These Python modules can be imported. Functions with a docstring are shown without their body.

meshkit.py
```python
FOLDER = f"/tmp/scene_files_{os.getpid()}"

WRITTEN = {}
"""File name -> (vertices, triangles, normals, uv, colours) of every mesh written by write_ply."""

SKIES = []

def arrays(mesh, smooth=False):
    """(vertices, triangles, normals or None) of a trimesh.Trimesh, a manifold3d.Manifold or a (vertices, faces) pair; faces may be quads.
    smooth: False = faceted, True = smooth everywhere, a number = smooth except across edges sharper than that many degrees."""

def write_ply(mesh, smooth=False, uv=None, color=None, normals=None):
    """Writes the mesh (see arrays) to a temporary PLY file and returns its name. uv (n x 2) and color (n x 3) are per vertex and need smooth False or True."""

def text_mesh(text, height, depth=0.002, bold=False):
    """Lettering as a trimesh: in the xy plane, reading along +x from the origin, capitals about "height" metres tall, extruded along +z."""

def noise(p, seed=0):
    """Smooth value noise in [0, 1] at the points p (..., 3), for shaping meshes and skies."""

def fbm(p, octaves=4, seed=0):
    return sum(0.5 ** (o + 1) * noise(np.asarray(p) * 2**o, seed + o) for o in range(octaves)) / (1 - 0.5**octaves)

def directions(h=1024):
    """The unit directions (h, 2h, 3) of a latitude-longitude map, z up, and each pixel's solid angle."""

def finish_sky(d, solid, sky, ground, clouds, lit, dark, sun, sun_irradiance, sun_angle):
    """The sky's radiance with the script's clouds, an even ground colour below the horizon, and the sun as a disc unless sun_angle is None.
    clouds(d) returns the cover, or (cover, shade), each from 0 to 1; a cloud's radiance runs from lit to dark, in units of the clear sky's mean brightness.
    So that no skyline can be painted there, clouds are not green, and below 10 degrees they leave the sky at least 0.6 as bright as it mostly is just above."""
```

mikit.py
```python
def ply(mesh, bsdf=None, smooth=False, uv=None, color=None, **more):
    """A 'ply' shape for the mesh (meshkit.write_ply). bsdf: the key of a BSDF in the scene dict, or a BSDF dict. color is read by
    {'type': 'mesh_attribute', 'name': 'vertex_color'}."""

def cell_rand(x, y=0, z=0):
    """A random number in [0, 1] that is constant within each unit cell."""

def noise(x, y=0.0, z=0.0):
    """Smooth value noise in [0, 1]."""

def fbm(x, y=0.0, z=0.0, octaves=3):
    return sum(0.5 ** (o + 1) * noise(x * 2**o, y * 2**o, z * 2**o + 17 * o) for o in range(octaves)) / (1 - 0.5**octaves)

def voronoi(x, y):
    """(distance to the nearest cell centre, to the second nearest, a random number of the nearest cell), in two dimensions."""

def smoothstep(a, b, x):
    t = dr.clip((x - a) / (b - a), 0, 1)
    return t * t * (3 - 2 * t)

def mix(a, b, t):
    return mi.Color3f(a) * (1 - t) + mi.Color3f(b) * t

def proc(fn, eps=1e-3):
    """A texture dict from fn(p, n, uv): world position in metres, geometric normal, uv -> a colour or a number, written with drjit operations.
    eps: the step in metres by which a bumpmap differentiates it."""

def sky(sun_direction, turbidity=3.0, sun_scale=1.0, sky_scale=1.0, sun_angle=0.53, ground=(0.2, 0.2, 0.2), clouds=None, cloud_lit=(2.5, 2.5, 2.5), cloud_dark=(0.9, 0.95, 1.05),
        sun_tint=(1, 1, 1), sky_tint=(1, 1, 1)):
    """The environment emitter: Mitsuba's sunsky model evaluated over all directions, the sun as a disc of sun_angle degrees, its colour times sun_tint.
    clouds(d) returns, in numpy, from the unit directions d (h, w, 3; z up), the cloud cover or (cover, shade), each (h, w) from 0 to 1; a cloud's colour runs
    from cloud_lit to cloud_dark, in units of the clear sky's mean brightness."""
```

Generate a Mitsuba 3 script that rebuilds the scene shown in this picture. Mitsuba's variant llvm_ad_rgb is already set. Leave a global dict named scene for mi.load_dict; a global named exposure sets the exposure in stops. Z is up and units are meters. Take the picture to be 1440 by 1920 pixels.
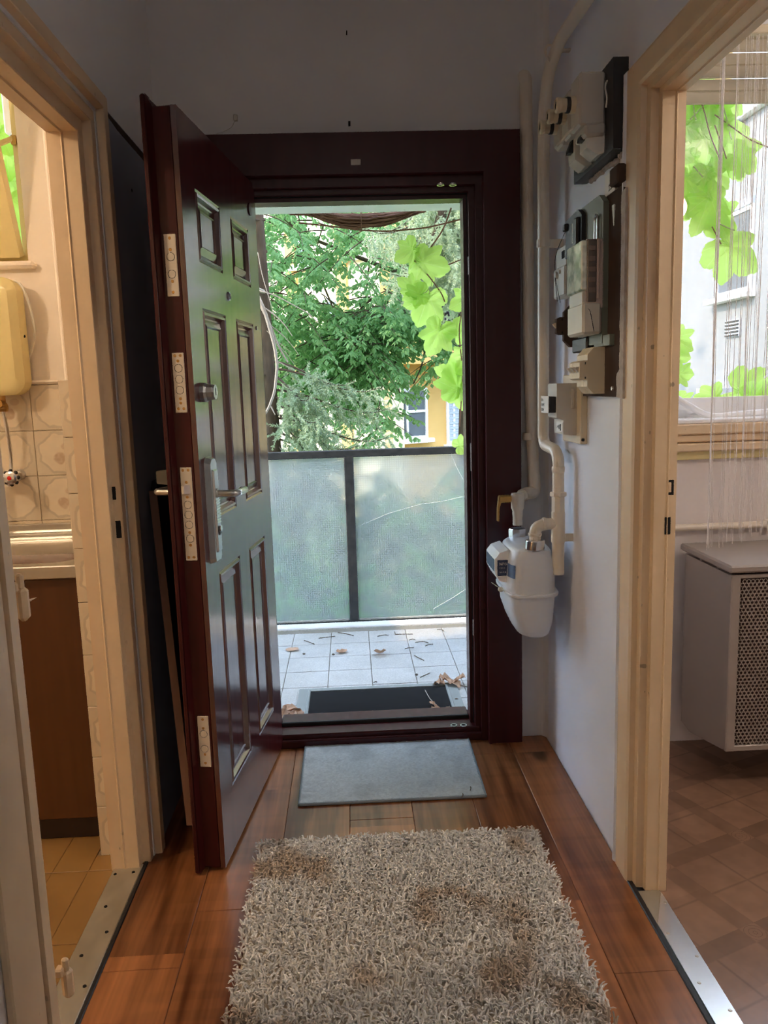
import math, numpy as np, trimesh, drjit as dr, mitsuba as mi, mikit, meshkit
from mikit import proc, noise, fbm, cell_rand, smoothstep, mix, voronoi
from shapely.geometry import Polygon, box as sbox
from scipy.spatial import ConvexHull
T = mi.ScalarTransform4f
scene, labels = {}, {}
rng = np.random.RandomState(7)

# ---------------------------------------------------------------- camera, sky, lamp, exposure
F_PX, PITCH, YAW, ROLL, EYE = 1493.0, math.radians(8.79), math.radians(2.26), math.radians(1.76), np.array([0, 0, 1.30])
cy_, sy_, cp_, sp_ = math.cos(YAW), math.sin(YAW), math.cos(PITCH), math.sin(PITCH)
FWD = np.array([sy_ * cp_, cy_ * cp_, -sp_])
_r = np.array([cy_, -sy_, 0]); _d = np.cross(FWD, _r)
RIGHT = math.cos(ROLL) * _r + math.sin(ROLL) * _d
DOWN = -math.sin(ROLL) * _r + math.cos(ROLL) * _d
scene['camera'] = dict(type='perspective', fov=2 * math.degrees(math.atan(720 / F_PX)), fov_axis='x', near_clip=0.05, far_clip=500.0,
                       to_world=T().look_at(origin=EYE.tolist(), target=(EYE + FWD).tolist(), up=(-DOWN).tolist()))
exposure = 5.3


def sky_clouds(d):
    n = meshkit.fbm(d * np.array([2.2, 2.2, 4.0]) + 3.1, 4)
    return np.clip((n - 0.42) * 5, 0, 1) * 0.85, np.clip((n - 0.6) * 3, 0, 1) * 0.5


scene['sky'] = mikit.sky((-0.80, -0.17, 0.58), turbidity=3.5, sun_scale=0.085, sky_scale=1.0, sun_angle=1.5, ground=(0.16, 0.17, 0.10), clouds=sky_clouds,
                         cloud_lit=(1.9, 2.05, 2.3), cloud_dark=(1.2, 1.3, 1.5), sky_tint=(.93, 1.0, 1.12))
KITCHEN_LAMP = (.185, .138, .092)
ROOM_LAMP = (.190, .160, .135)
HALL_LAMP = (.034, .031, .029)


def at(px, py, **k):
    """The point of the plane x=, y= or z= that the photograph shows at a pixel (used to measure the room)."""
    (a, v), = k.items(); i = 'xyz'.index(a)
    d = FWD + (px - 720) / F_PX * RIGHT + (py - 960) / F_PX * DOWN
    return EYE + d * (v - EYE[i]) / d[i]


# ---------------------------------------------------------------- mesh helpers
def rb(x0, x1, y0, y1, z0, z1, b=0.002):
    """A box with chamfered edges."""
    b = min(b, 0.45 * min(x1 - x0, y1 - y0, z1 - z0))
    p = []
    for sx in (0, 1):
        for sy in (0, 1):
            for sz in (0, 1):
                c = np.array([(x0, x1)[sx], (y0, y1)[sy], (z0, z1)[sz]], float)
                s = np.array([1 - 2 * sx, 1 - 2 * sy, 1 - 2 * sz]) * b
                for k in range(3):
                    q = c + s; q[k] = c[k]
                    p.append(q)
    return hull(p)


def hull(p):
    p = np.asarray(p, float); h = ConvexHull(p)
    f = h.simplices.copy(); c = p.mean(0)
    n = np.cross(p[f[:, 1]] - p[f[:, 0]], p[f[:, 2]] - p[f[:, 0]])
    bad = (n * h.equations[:, :3]).sum(1) < 0
    f[bad] = f[bad][:, ::-1]
    used = np.unique(f); m = np.zeros(len(p), int); m[used] = np.arange(len(used))
    return trimesh.Trimesh(p[used], m[f], process=False)


def cat(*ms):
    ms = [m for g in ms for m in (g if isinstance(g, (list, tuple)) else [g])]
    vs, fs, o = [], [], 0
    for m in ms:
        vs.append(np.asarray(m.vertices)); fs.append(np.asarray(m.faces) + o); o += len(m.vertices)
    return trimesh.Trimesh(np.vstack(vs), np.vstack(fs), process=False)


def tri(v, f):
    f = np.asarray(f, int)
    if f.shape[1] == 4:
        f = np.vstack([f[:, [0, 1, 2]], f[:, [0, 2, 3]]])
    return trimesh.Trimesh(np.asarray(v, float), f, process=False)


def smooth_path(pts, r=0.03, n=6):
    """Rounds the corners of a polyline."""
    pts = [np.asarray(p, float) for p in pts]; out = [pts[0]]
    for a, b, c in zip(pts, pts[1:], pts[2:]):
        l = min(r, 0.45 * np.linalg.norm(b - a), 0.45 * np.linalg.norm(c - b))
        p, q = b + (a - b) / np.linalg.norm(a - b) * l, b + (c - b) / np.linalg.norm(c - b) * l
        for t in np.linspace(0, 1, n):
            out.append((1 - t) ** 2 * p + 2 * t * (1 - t) * b + t * t * q)
    return np.array(out + [pts[-1]])


def tube(path, r, n=10, cap=True):
    p = np.asarray(path, float); k = len(p)
    r = np.broadcast_to(r, (k,)).astype(float)
    t = np.gradient(p, axis=0); t /= np.linalg.norm(t, axis=1, keepdims=True) + 1e-12
    a = np.cross(t[0], [0, 0, 1.0] if abs(t[0][2]) < 0.9 else [1.0, 0, 0]); a /= np.linalg.norm(a)
    A = []
    for i in range(k):
        a = a - t[i] * (a @ t[i]); a /= np.linalg.norm(a) + 1e-12; A.append(a)
    A = np.array(A); Bv = np.cross(t, A); ang = np.arange(n) * 2 * np.pi / n
    v = p[:, None] + r[:, None, None] * (np.cos(ang)[None, :, None] * A[:, None] + np.sin(ang)[None, :, None] * Bv[:, None])
    i, j = np.meshgrid(np.arange(k - 1), np.arange(n), indexing='ij'); j2 = (j + 1) % n
    q = np.stack([i * n + j, i * n + j2, (i + 1) * n + j2, (i + 1) * n + j], -1).reshape(-1, 4)
    f = np.vstack([q[:, [0, 1, 2]], q[:, [0, 2, 3]]]); v = v.reshape(-1, 3)
    if cap:
        v = np.vstack([v, p[:1], p[-1:]]); c0, c1 = k * n, k * n + 1; jj = np.arange(n); jn = (jj + 1) % n
        f = np.vstack([f, np.stack([np.full(n, c0), jn, jj], 1), np.stack([np.full(n, c1), (k - 1) * n + jj, (k - 1) * n + jn], 1)])
    return trimesh.Trimesh(v, f, process=False)


def lathe(prof, n=24, origin=(0, 0, 0), axis='z'):
    """Profile [(r, h)...] turned about an axis."""
    prof = np.asarray(prof, float); ang = np.arange(n) * 2 * np.pi / n; k = len(prof)
    c, s = np.cos(ang), np.sin(ang)
    v = np.stack([prof[:, :1] * c, prof[:, :1] * s, np.repeat(prof[:, 1:], n, 1)], -1).reshape(-1, 3)
    i, j = np.meshgrid(np.arange(k - 1), np.arange(n), indexing='ij'); j2 = (j + 1) % n
    q = np.stack([i * n + j, i * n + j2, (i + 1) * n + j2, (i + 1) * n + j], -1).reshape(-1, 4)
    m = tri(v, q)
    R = {'z': np.eye(3), 'x': np.array([[0, 0, 1], [1, 0, 0], [0, 1, 0.]]), '-x': np.array([[0, 0, -1], [0, 1, 0], [1, 0, 0.]]), 'y': np.array([[0, 1, 0], [0, 0, 1], [1, 0, 0.]]),
         '-y': np.array([[1, 0, 0], [0, 0, -1], [0, 1, 0.]])}[axis]
    m.vertices = m.vertices @ R.T + np.asarray(origin, float)
    return m


def disc_x(y, z, x0, x1, r, n=20, b=0.001):
    """A short cylinder along x from x0 (far end) to x1 (the seen end)."""
    s = np.sign(x1 - x0)
    return lathe([(0, 0), (r, 0), (r, abs(x1 - x0) - b), (r - b, abs(x1 - x0)), (0, abs(x1 - x0))], n, (x0, y, z), 'x' if s > 0 else '-x')


def disc_y(x, z, y0, y1, r, n=20, b=0.001):
    s = np.sign(y1 - y0)
    return lathe([(0, 0), (r, 0), (r, abs(y1 - y0) - b), (r - b, abs(y1 - y0)), (0, abs(y1 - y0))], n, (x, y0, z), 'y' if s > 0 else '-y')


def ext(poly, a, b, plane):
    """A shapely polygon in plane 'xy', 'xz' or 'yz', extruded along the third axis from a to b."""
    if not isinstance(poly, Polygon):
        poly = Polygon(poly)
    m = trimesh.creation.extrude_polygon(poly, b - a, engine='earcut')
    v = np.array(m.vertices); f = np.array(m.faces)
    if plane == 'xy':
        v = v + [0, 0, a]
    elif plane == 'xz':
        v = np.stack([v[:, 0], a + v[:, 2], v[:, 1]], 1); f = f[:, ::-1]
    else:
        v = np.stack([a + v[:, 2], v[:, 0], v[:, 1]], 1)
    return trimesh.Trimesh(v, f, process=False)


def xf(m, M=None, R=None, t=None):
    v = np.asarray(m.vertices)
    if R is not None: v = v @ np.asarray(R).T
    if t is not None: v = v + np.asarray(t, float)
    return trimesh.Trimesh(v, np.asarray(m.faces), process=False)


def rotz(a): c, s = math.cos(a), math.sin(a); return np.array([[c, -s, 0], [s, c, 0], [0, 0, 1.0]])
def rotx(a): c, s = math.cos(a), math.sin(a); return np.array([[1, 0, 0], [0, c, -s], [0, s, c]])
def roty(a): c, s = math.cos(a), math.sin(a); return np.array([[c, 0, s], [0, 1, 0], [-s, 0, c]])


def sphere(c, r, sub=2, scale=(1, 1, 1)):
    m = trimesh.creation.icosphere(subdivisions=sub, radius=1.0)
    return trimesh.Trimesh(np.asarray(m.vertices) * r * np.asarray(scale) + c, m.faces, process=False)


_taken = {}
def nm(key):
    """The key itself, or the key with the next three-digit number if it is taken."""
    k = _taken.get(key, -1) + 1; _taken[key] = k
    return key if k == 0 else f'{key}_{k:03d}'


def add(key, mesh, mat, smooth=False, **more):
    """One entry of the scene under key (numbered if taken); returns its key."""
    key = nm(key)
    scene[key] = mikit.ply(mesh, mat, smooth, **more)
    return key


def part(parent, name, mesh, mat, smooth=False, label=None, **more):
    k = add(parent + '__' + name, mesh, mat, smooth, **more)
    if label: labels[k] = {'label': label}
    return k


def thing(name, label, cat_, group=None):
    k = nm(name); labels[k] = {'label': label, 'category': cat_}
    if group: labels[k]['group'] = group
    return k


def tag(key, label, cat_=None, group=None, kind=None):
    d = {'label': label}
    if cat_: d['category'] = cat_
    if group: d['group'] = group
    if kind: d['kind'] = kind
    labels[key] = d
    return key


def struct(name, label): return tag(nm(name), label, kind='structure')


# ---------------------------------------------------------------- materials
def rgb(c): return {'type': 'rgb', 'value': list(c)} if not isinstance(c, dict) else c
def pr(c, rough=0.5, **k):
    return {'type': 'twosided', 'bsdf': {'type': 'principled', 'base_color': rgb(c), 'roughness': rough, **k}}
def bump(fn, scale, b, eps=1e-3):
    return {'type': 'twosided', 'bsdf': {'type': 'bumpmap', 'arbitrary': proc(fn, eps), 'scale': scale, 'bsdf': b['bsdf']}}
def mat(name, d): scene['mat_' + name] = d; return 'mat_' + name


def wall_bump(p, n, uv): return fbm(p.x * 90, p.y * 90, p.z * 90) * 0.7 + smoothstep(.62, .8, noise(p.x * 160, p.y * 160, p.z * 160)) * 0.6
def white_wall(p, n, uv): return mix((.60, .585, .57), (.70, .69, .68), fbm(p.x * 3, p.y * 3, p.z * 3))
def side_wall(p, n, uv): return mix((.62, .64, .70), (.70, .72, .79), fbm(p.x * 4, p.y * 4, p.z * 4))
def dark_paint(p, n, uv): return mix((.20, .22, .27), (.27, .29, .34), fbm(p.x * 6, p.y * 6, p.z * 6))
def cream_paint(p, n, uv): return mix((.60, .44, .27), (.68, .52, .34), fbm(p.x * 14, p.y * 14, p.z * 5)) * (1 - 0.5 * smoothstep(.90, .94, noise(p.x * 90, p.y * 90, p.z * 45)) * smoothstep(.5, .7, fbm(p.x * 3, p.y * 3, p.z * 3)))


M_WALL = mat('wall', bump(wall_bump, 0.0007, pr(proc(white_wall), .75)))
M_SIDE = mat('side', bump(wall_bump, 0.0011, pr(proc(side_wall), .45, specular=.4)))
M_KWALL = mat('kwall', pr((.74, .67, .58), .7))
M_RWALL = mat('rwall', bump(wall_bump, 0.0010, pr((.66, .60, .57), .7)))
M_DARK = mat('darkpaint', pr(proc(dark_paint), .35))
M_CREAM = mat('cream', pr(proc(cream_paint), .38))
M_CEIL = mat('ceil', pr((.7, .7, .7), .8))


def wood_floor(p, n, uv):
    k = dr.floor((p.x + 0.435) / 0.1955)
    off = cell_rand(k, 3, 1) * 1.3
    j = dr.floor((p.y + off) / 1.29)
    t = cell_rand(k, j, 5)
    g = fbm(p.x * 42 + 7 * k, p.y * 3.2 + 13 * j, 0.0, 4)
    g2 = noise(p.x * 200 + k, p.y * 5, 1.0)
    blot = fbm(p.x * 5 + 3 * k, p.y * 2.2 + 5 * j, 2.0)
    kx, ky, w = voronoi(p.x * 4.1 + 3.3 * k, p.y * 1.9 + 1.7 * j)
    knot = smoothstep(.16, .05, kx) * smoothstep(.75, .8, w)
    saw = 0.9 + 0.1 * smoothstep(.35, .6, noise(p.x * 3 + k, p.y * 38, 4.0))
    c = mix((.10, .028, .010), (.32, .125, .046), smoothstep(.25, .8, g * .55 + blot * .6))
    c = c * (0.8 + 0.45 * t) * (0.88 + 0.2 * g2) * saw
    return c * (1 - knot * .75)


def linoleum(p, n, uv):
    x, y = (p.x + p.y * .42) / 0.33, (p.y - p.x * .42) / 0.33
    fx, fy = x - dr.floor(x), y - dr.floor(y)
    band = dr.maximum(smoothstep(.82, .84, fx), smoothstep(.82, .84, fy))
    lines = dr.maximum(smoothstep(.02, .0, dr.abs(fx - .41)), smoothstep(.02, .0, dr.abs(fy - .41))) * (1 - band)
    k = cell_rand(dr.floor(x * 2), dr.floor(y * 2), 2)
    c = mix((.20, .115, .072), (.27, .16, .105), fbm(p.x * 25, p.y * 25, 0.0)) * (0.85 + .25 * k)
    sq = smoothstep(.82, .84, fx) * smoothstep(.82, .84, fy)
    rr = dr.sqrt(dr.square((fx - .91) * 30) + dr.square((fy - .91) * 30))
    orn = smoothstep(.1, .02, dr.abs(rr - dr.floor(rr) - .5)) * sq
    return c * (1 - band * .20) * (1 - lines * .25) * (1 + sq * .25) * (1 - .35 * orn)


def tile_pattern(p, n, uv):
    """Cream tile with an octagonal darker border and a faint brown flower; uv runs 0..1 over each tile, plus a whole number that tells tiles apart."""
    k = dr.floor(uv.x * 0.5); u, v = uv.x - 2 * k, uv.y
    a, b = dr.abs(u - .5), dr.abs(v - .5)
    w = (noise(u * 9 + k, v * 9, 3.0) - .5) * .05
    d = dr.maximum(dr.maximum(a, b * .92), (a + b) * .70) + w
    line = smoothstep(.035, .012, dr.abs(d - .40))
    out = smoothstep(.41, .43, d)
    f1 = dr.sqrt(dr.square(u - .52) + dr.square(v - .38)) + w
    f2 = dr.sqrt(dr.square(u - .66) + dr.square(v - .64) * 1.6) + w
    on = cell_rand(k, 2, 9) > .45
    fl = dr.select(on, dr.maximum(smoothstep(.15, .10, f1) * (.6 + .6 * noise(u * 20, v * 20, k)), smoothstep(.11, .07, f2) * .6), 0.0)
    c = mix((.66, .56, .42), (.70, .61, .47), fbm(u * 6, v * 6, k))
    c = c * (1 - .13 * out) * (1 - .24 * line)
    return mix(c, (.36, .20, .10), dr.clip(fl, 0, 1) * .55)


M_WOOD = mat('woodfloor', pr(proc(wood_floor), .27, specular=.5))
M_GROUT = mat('grout', pr((.22, .16, .11), .9))
M_LINO = mat('linoleum', pr(proc(linoleum), .22, specular=.5))
M_TILE = mat('walltile', pr(proc(tile_pattern), .18))
M_KTILE = mat('floortile', pr(proc(lambda p, n, uv: mix((.25, .135, .045), (.31, .175, .06), fbm(p.x * 9, p.y * 9, 1.0))), .3))


def mahogany(p, n, uv):
    g = fbm(p.x * 40, p.y * 40, p.z * 2.5, 3)
    return mix((.030, .0035, .0040), (.054, .0062, .0068), g)


M_MAHOG = mat('mahogany', pr(proc(mahogany), .16, eta=2.2, clearcoat=1.0, clearcoat_gloss=.94))
M_FRAME = mat('frame', pr(proc(mahogany), .33, specular=.35))
M_GASKET = mat('gasket', pr((.012, .012, .012), .6))
M_GUN = mat('gunmetal', pr((.10, .095, .08), .45, metallic=.6))
M_STEEL = mat('steel', pr((.62, .58, .52), .38, metallic=.85))
M_PLATE = mat('plate', pr((.66, .58, .46), .5, metallic=.25))
M_CHROME = mat('chrome', pr((.75, .75, .76), .14, metallic=1.0))
M_SATIN = mat('satin', pr((.56, .59, .58), .34, metallic=.9))
M_BRASS = mat('brass', pr((.50, .30, .10), .3, metallic=.9))
M_BLACK = mat('black', pr((.012, .012, .013), .45))
M_HOLE = mat('hole', pr((.006, .005, .005), .9))
M_ALU = mat('alu', pr((.80, .82, .85), .25, metallic=1.0))
M_OLDMETAL = mat('oldmetal', pr(proc(lambda p, n, uv: mix((.30, .26, .19), (.48, .43, .34), fbm(p.x * 22, p.y * 12, 0.0))), .45, metallic=.5))
M_PIPE = mat('pipe', pr((.70, .62, .51), .3))
M_GREYP = mat('greyplastic', pr((.50, .47, .42), .45))
M_CREAMP = mat('creamplastic', pr((.62, .53, .38), .42))
M_PALE = mat('paleplastic', pr((.62, .60, .53), .4))
M_LABEL = mat('label', pr((.72, .72, .70), .6))
M_DIAL = mat('dial', pr(proc(lambda p, n, uv: mix((.42, .54, .45), (.80, .90, .80), smoothstep(.35, .65, fbm(p.x * 40, p.y * 40, p.z * 40)))), .08, specular=.9, clearcoat=1.0))
M_BOARD = mat('board', pr(proc(lambda p, n, uv: mix((.055, .038, .030), (.085, .062, .050), fbm(p.x * 20, p.y * 20, p.z * 6))), .9, specular=.08))
M_OLIVE = mat('olive', pr((.155, .17, .125), .5))
M_PLASTER = mat('plaster', pr(proc(lambda p, n, uv: mix((.36, .31, .27), (.58, .55, .52), fbm(p.x * 60, p.y * 60, p.z * 60))), .9))
M_METER = mat('meter', pr((.62, .64, .67), .4))
M_NAVY = mat('navy', pr((.03, .045, .11), .35))
M_INK = mat('ink', pr((.03, .03, .035), .6))
M_WHITE = mat('white', pr((.80, .80, .80), .35))
M_HEATER = mat('heater', pr((.34, .30, .27), .42, metallic=.3))
M_STRING = mat('string', pr((.78, .74, .70), .55))
M_BOILER = mat('boiler', pr((.66, .56, .27), .3))
M_CABINET = mat('cabinet', pr(proc(lambda p, n, uv: mix((.075, .024, .006), (.10, .034, .010), fbm(p.x * 60, p.y * 60, p.z * 4))), .4))
M_PLINTH = mat('plinth', pr((.03, .014, .009), .6))
M_SINK = mat('sink', pr((.60, .57, .52), .3, metallic=1.0))
M_LEAN = mat('leanboard', pr((.16, .08, .045), .6))
M_RED = mat('red', pr((.65, .02, .015), .4))


def rug_col(p, n, uv):
    t = cell_rand(dr.floor(uv.x * 512), 1, 2)
    st = smoothstep(.55, .75, fbm(p.x * 7, p.y * 7, 5.0))
    c = mix((.50, .485, .46), (.86, .85, .82), t)
    return mix(c, c * mi.Color3f(.72, .60, .50), st)


M_RUG = mat('rug', pr(proc(rug_col), .95))
M_RUGBASE = mat('rugbase', pr((.45, .40, .33), .95))
M_MAT = mat('smallmat', bump(lambda p, n, uv: fbm(p.x * 260, p.y * 260, 0.0), .002, pr(proc(lambda p, n, uv: mix((.34, .38, .40), (.48, .53, .55), fbm(p.x * 150, p.y * 150, 0.0)) * (1 - .22 * smoothstep(.5, .8, fbm(p.x * 9, p.y * 9, 4.0)))), .9)))
M_MATEDGE = mat('matedge', pr((.20, .24, .26), .8))
M_RUBBER = mat('rubber', pr((.022, .024, .027), .5))
M_RUBBERG = mat('rubbergrey', pr((.22, .24, .235), .55))
M_CONC = mat('conctile', pr(proc(lambda p, n, uv: mix((.40, .39, .37), (.53, .525, .51), fbm(p.x * 6, p.y * 6, 0.0)) * (.86 + .22 * noise(p.x * 260, p.y * 260, 1.0))), .75))
M_CONCG = mat('concgrout', pr((.22, .20, .17), .95))
M_EXTW = mat('extwhite', pr(proc(lambda p, n, uv: mix((.80, .81, .82), (.88, .89, .90), fbm(p.x * 6, p.y * 6, p.z * 6)) * (1 - .6 * smoothstep(.90, .93, noise(p.x * 40, p.y * 40, p.z * 40)))), .7))
M_IRON = mat('iron', pr(proc(lambda p, n, uv: mix((.018, .020, .024), (.05, .05, .052), fbm(p.x * 30, p.y * 30, p.z * 30))), .55))


def grid_glass(p, n, uv):
    x, z = p.x / 0.0125, p.z / 0.0125
    gx, gz = dr.abs(x - dr.floor(x) - .5), dr.abs(z - dr.floor(z) - .5)
    amp = .35 + .65 * fbm(p.x * 7, p.z * 9, 3.0)
    return dr.maximum(smoothstep(.30, .5, gx), smoothstep(.30, .5, gz)) * amp


scene['mat_reedglass'] = {'type': 'blendbsdf',
    'weight': proc(lambda p, n, uv: .34 + .50 * grid_glass(p, n, uv) + .12 * fbm(p.x * 9, p.z * 30, 8.0)),
    'a': {'type': 'principledthin', 'base_color': rgb((.80, .86, .92)), 'roughness': .15, 'spec_trans': .96, 'eta': 1.4, 'diff_trans': 1.0},
    'b': {'type': 'principledthin', 'base_color': rgb((.56, .60, .67)), 'roughness': .5, 'spec_trans': 0.0, 'eta': 1.4, 'diff_trans': 1.1}}
M_REED = 'mat_reedglass'
M_CRACK = mat('crack', pr((.85, .88, .88), .4))
scene['mat_pane'] = {'type': 'thindielectric'}
M_PANE = 'mat_pane'


def leafmat(name, a, b, trans, rough=.45, veins=False):
    def col(p, n, uv):
        c = mix(a, b, noise(p.x * 9, p.y * 9, p.z * 9))
        if veins:
            ang = dr.atan2(uv.x, uv.y); k = dr.abs(ang / 0.72 - dr.round(ang / 0.72)) * dr.sqrt(dr.square(uv.x) + dr.square(uv.y))
            c = mix(c, (.72, .85, .42), smoothstep(.016, .004, k) * .32)
        return c
    scene['mat_' + name] = {'type': 'principledthin', 'base_color': proc(col), 'roughness': rough, 'spec_trans': 0.0, 'diff_trans': trans, 'eta': 1.4}
    return 'mat_' + name


M_VINE = leafmat('vineleaf', (.48, .72, .15), (.58, .80, .20), 1.25, veins=True)
M_LEAF = leafmat('treeleaf', (.25, .46, .21), (.38, .62, .30), 1.1)
M_LEAF2 = leafmat('treeleaf2', (.20, .40, .12), (.30, .52, .17), 1.0)
M_NEEDLE = leafmat('needle', (.42, .52, .36), (.62, .70, .50), .8, .6)
M_IVY = leafmat('ivy', (.04, .17, .03), (.09, .30, .05), .8)
M_BARK = mat('bark', pr(proc(lambda p, n, uv: mix((.045, .03, .022), (.12, .085, .06), fbm(p.x * 40, p.y * 40, p.z * 9))), .9))
M_DEADW = mat('deadwood', pr((.34, .29, .25), .85))
M_VSTEM = mat('vinestem', pr((.16, .07, .035), .75))
M_PETIOLE = mat('petiole', pr((.30, .34, .14), .6))
M_DRY = mat('dryleaf', pr(proc(lambda p, n, uv: mix((.34, .17, .085), (.62, .42, .29), fbm(p.x * 50, p.y * 50, p.z * 50))), .7))
M_TWIG = mat('twig', pr((.09, .07, .05), .8))
M_BUNDLE = mat('bundle', pr(proc(lambda p, n, uv: mix((.09, .035, .018), (.22, .105, .06), fbm(p.x * 9, p.y * 70, p.z * 70))), .8))
M_GRAPE = mat('grape', pr((.035, .02, .06), .3))
M_OCHRE = mat('ochre', pr(proc(lambda p, n, uv: mix((.60, .36, .10), (.70, .45, .16), fbm(p.x * 1.3, p.y * 1.3, p.z * 1.3))), .85))
M_CREAMF = mat('creamfacade', pr((.82, .68, .42), .85))
M_WINGW = mat('wingwall', pr(proc(lambda p, n, uv: mix((.20, .20, .205), (.26, .26, .265), fbm(p.x * 1.1, p.y * 1.1, p.z * .5))), .85))
M_FARGLASS = mat('farglass', pr((.10, .12, .15), .08, specular=.7))
M_SHUTTER = mat('shutter', pr((.42, .46, .52), .6))
M_TAN = mat('tanslat', pr((.46, .39, .27), .5))
M_GROUND = mat('ground', pr(proc(lambda p, n, uv: mix((.06, .08, .03), (.14, .15, .06), fbm(p.x * 1.5, p.y * 1.5, 0.0))), .95))
# ================================================================ SETTING: floors, walls, ceilings
CZ = 2.66
k = struct('floor', 'brown wood laminate floor of the hallway')
part(k, 'base', rb(-0.64, 0.70, -2.2, 2.80, -0.08, -0.006, .001), M_GROUT)
plank_x = [-0.63, -0.435, -0.2395, -0.044, 0.1515, 0.347, 0.5425, 0.69]
for i in range(7):
    off = ((i * 37) % 13) / 13 * 1.29
    y = -2.2 - off
    while y < 2.79:
        a, b = max(y, -2.2), min(y + 1.29, 2.795)
        if b - a > .05:
            part(k, 'plank', rb(plank_x[i] + .0006, plank_x[i + 1] - .0006, a + .0006, b - .0006, -0.008, 0.0, .0012), M_WOOD)
        y += 1.29
k = struct('floor_001', 'ochre tiled floor of the kitchen')
part(k, 'base', rb(-2.7, -0.70, -0.6, 2.70, -0.08, -0.004, .001), M_GROUT)
for i in range(13):
    for j in range(15):
        x1, y0 = -0.772 + .1 * 0 - .1 * i, 1.772 - .3 * 4 + .15 * j
        if j % 2 == 0 and y0 + .3 < 2.72:
            part(k, 'tile', rb(x1 - .099, x1, y0 + .0015, y0 + .2985, -.006, .0, .001), M_KTILE)
for j in range(0, 14, 2):
    y0 = 1.772 - 1.2 + .15 * j
    if y0 < 2.1: part(k, 'tile', rb(-.771, -.702, y0 + .0015, min(y0 + .2985, 2.147), -.006, .0, .001), M_KTILE)
k = struct('floor_002', 'brown patterned sheet flooring of the room on the right')
part(k, 'sheet', rb(0.752, 3.5, -1.2, 2.70, -0.05, -0.001, .001), M_LINO)

k = struct('ceiling', 'white ceiling over the hallway and the rooms')
part(k, 'slab', rb(-2.95, 3.75, -2.5, 2.99, CZ, CZ + .22, .001), M_CEIL)

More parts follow.
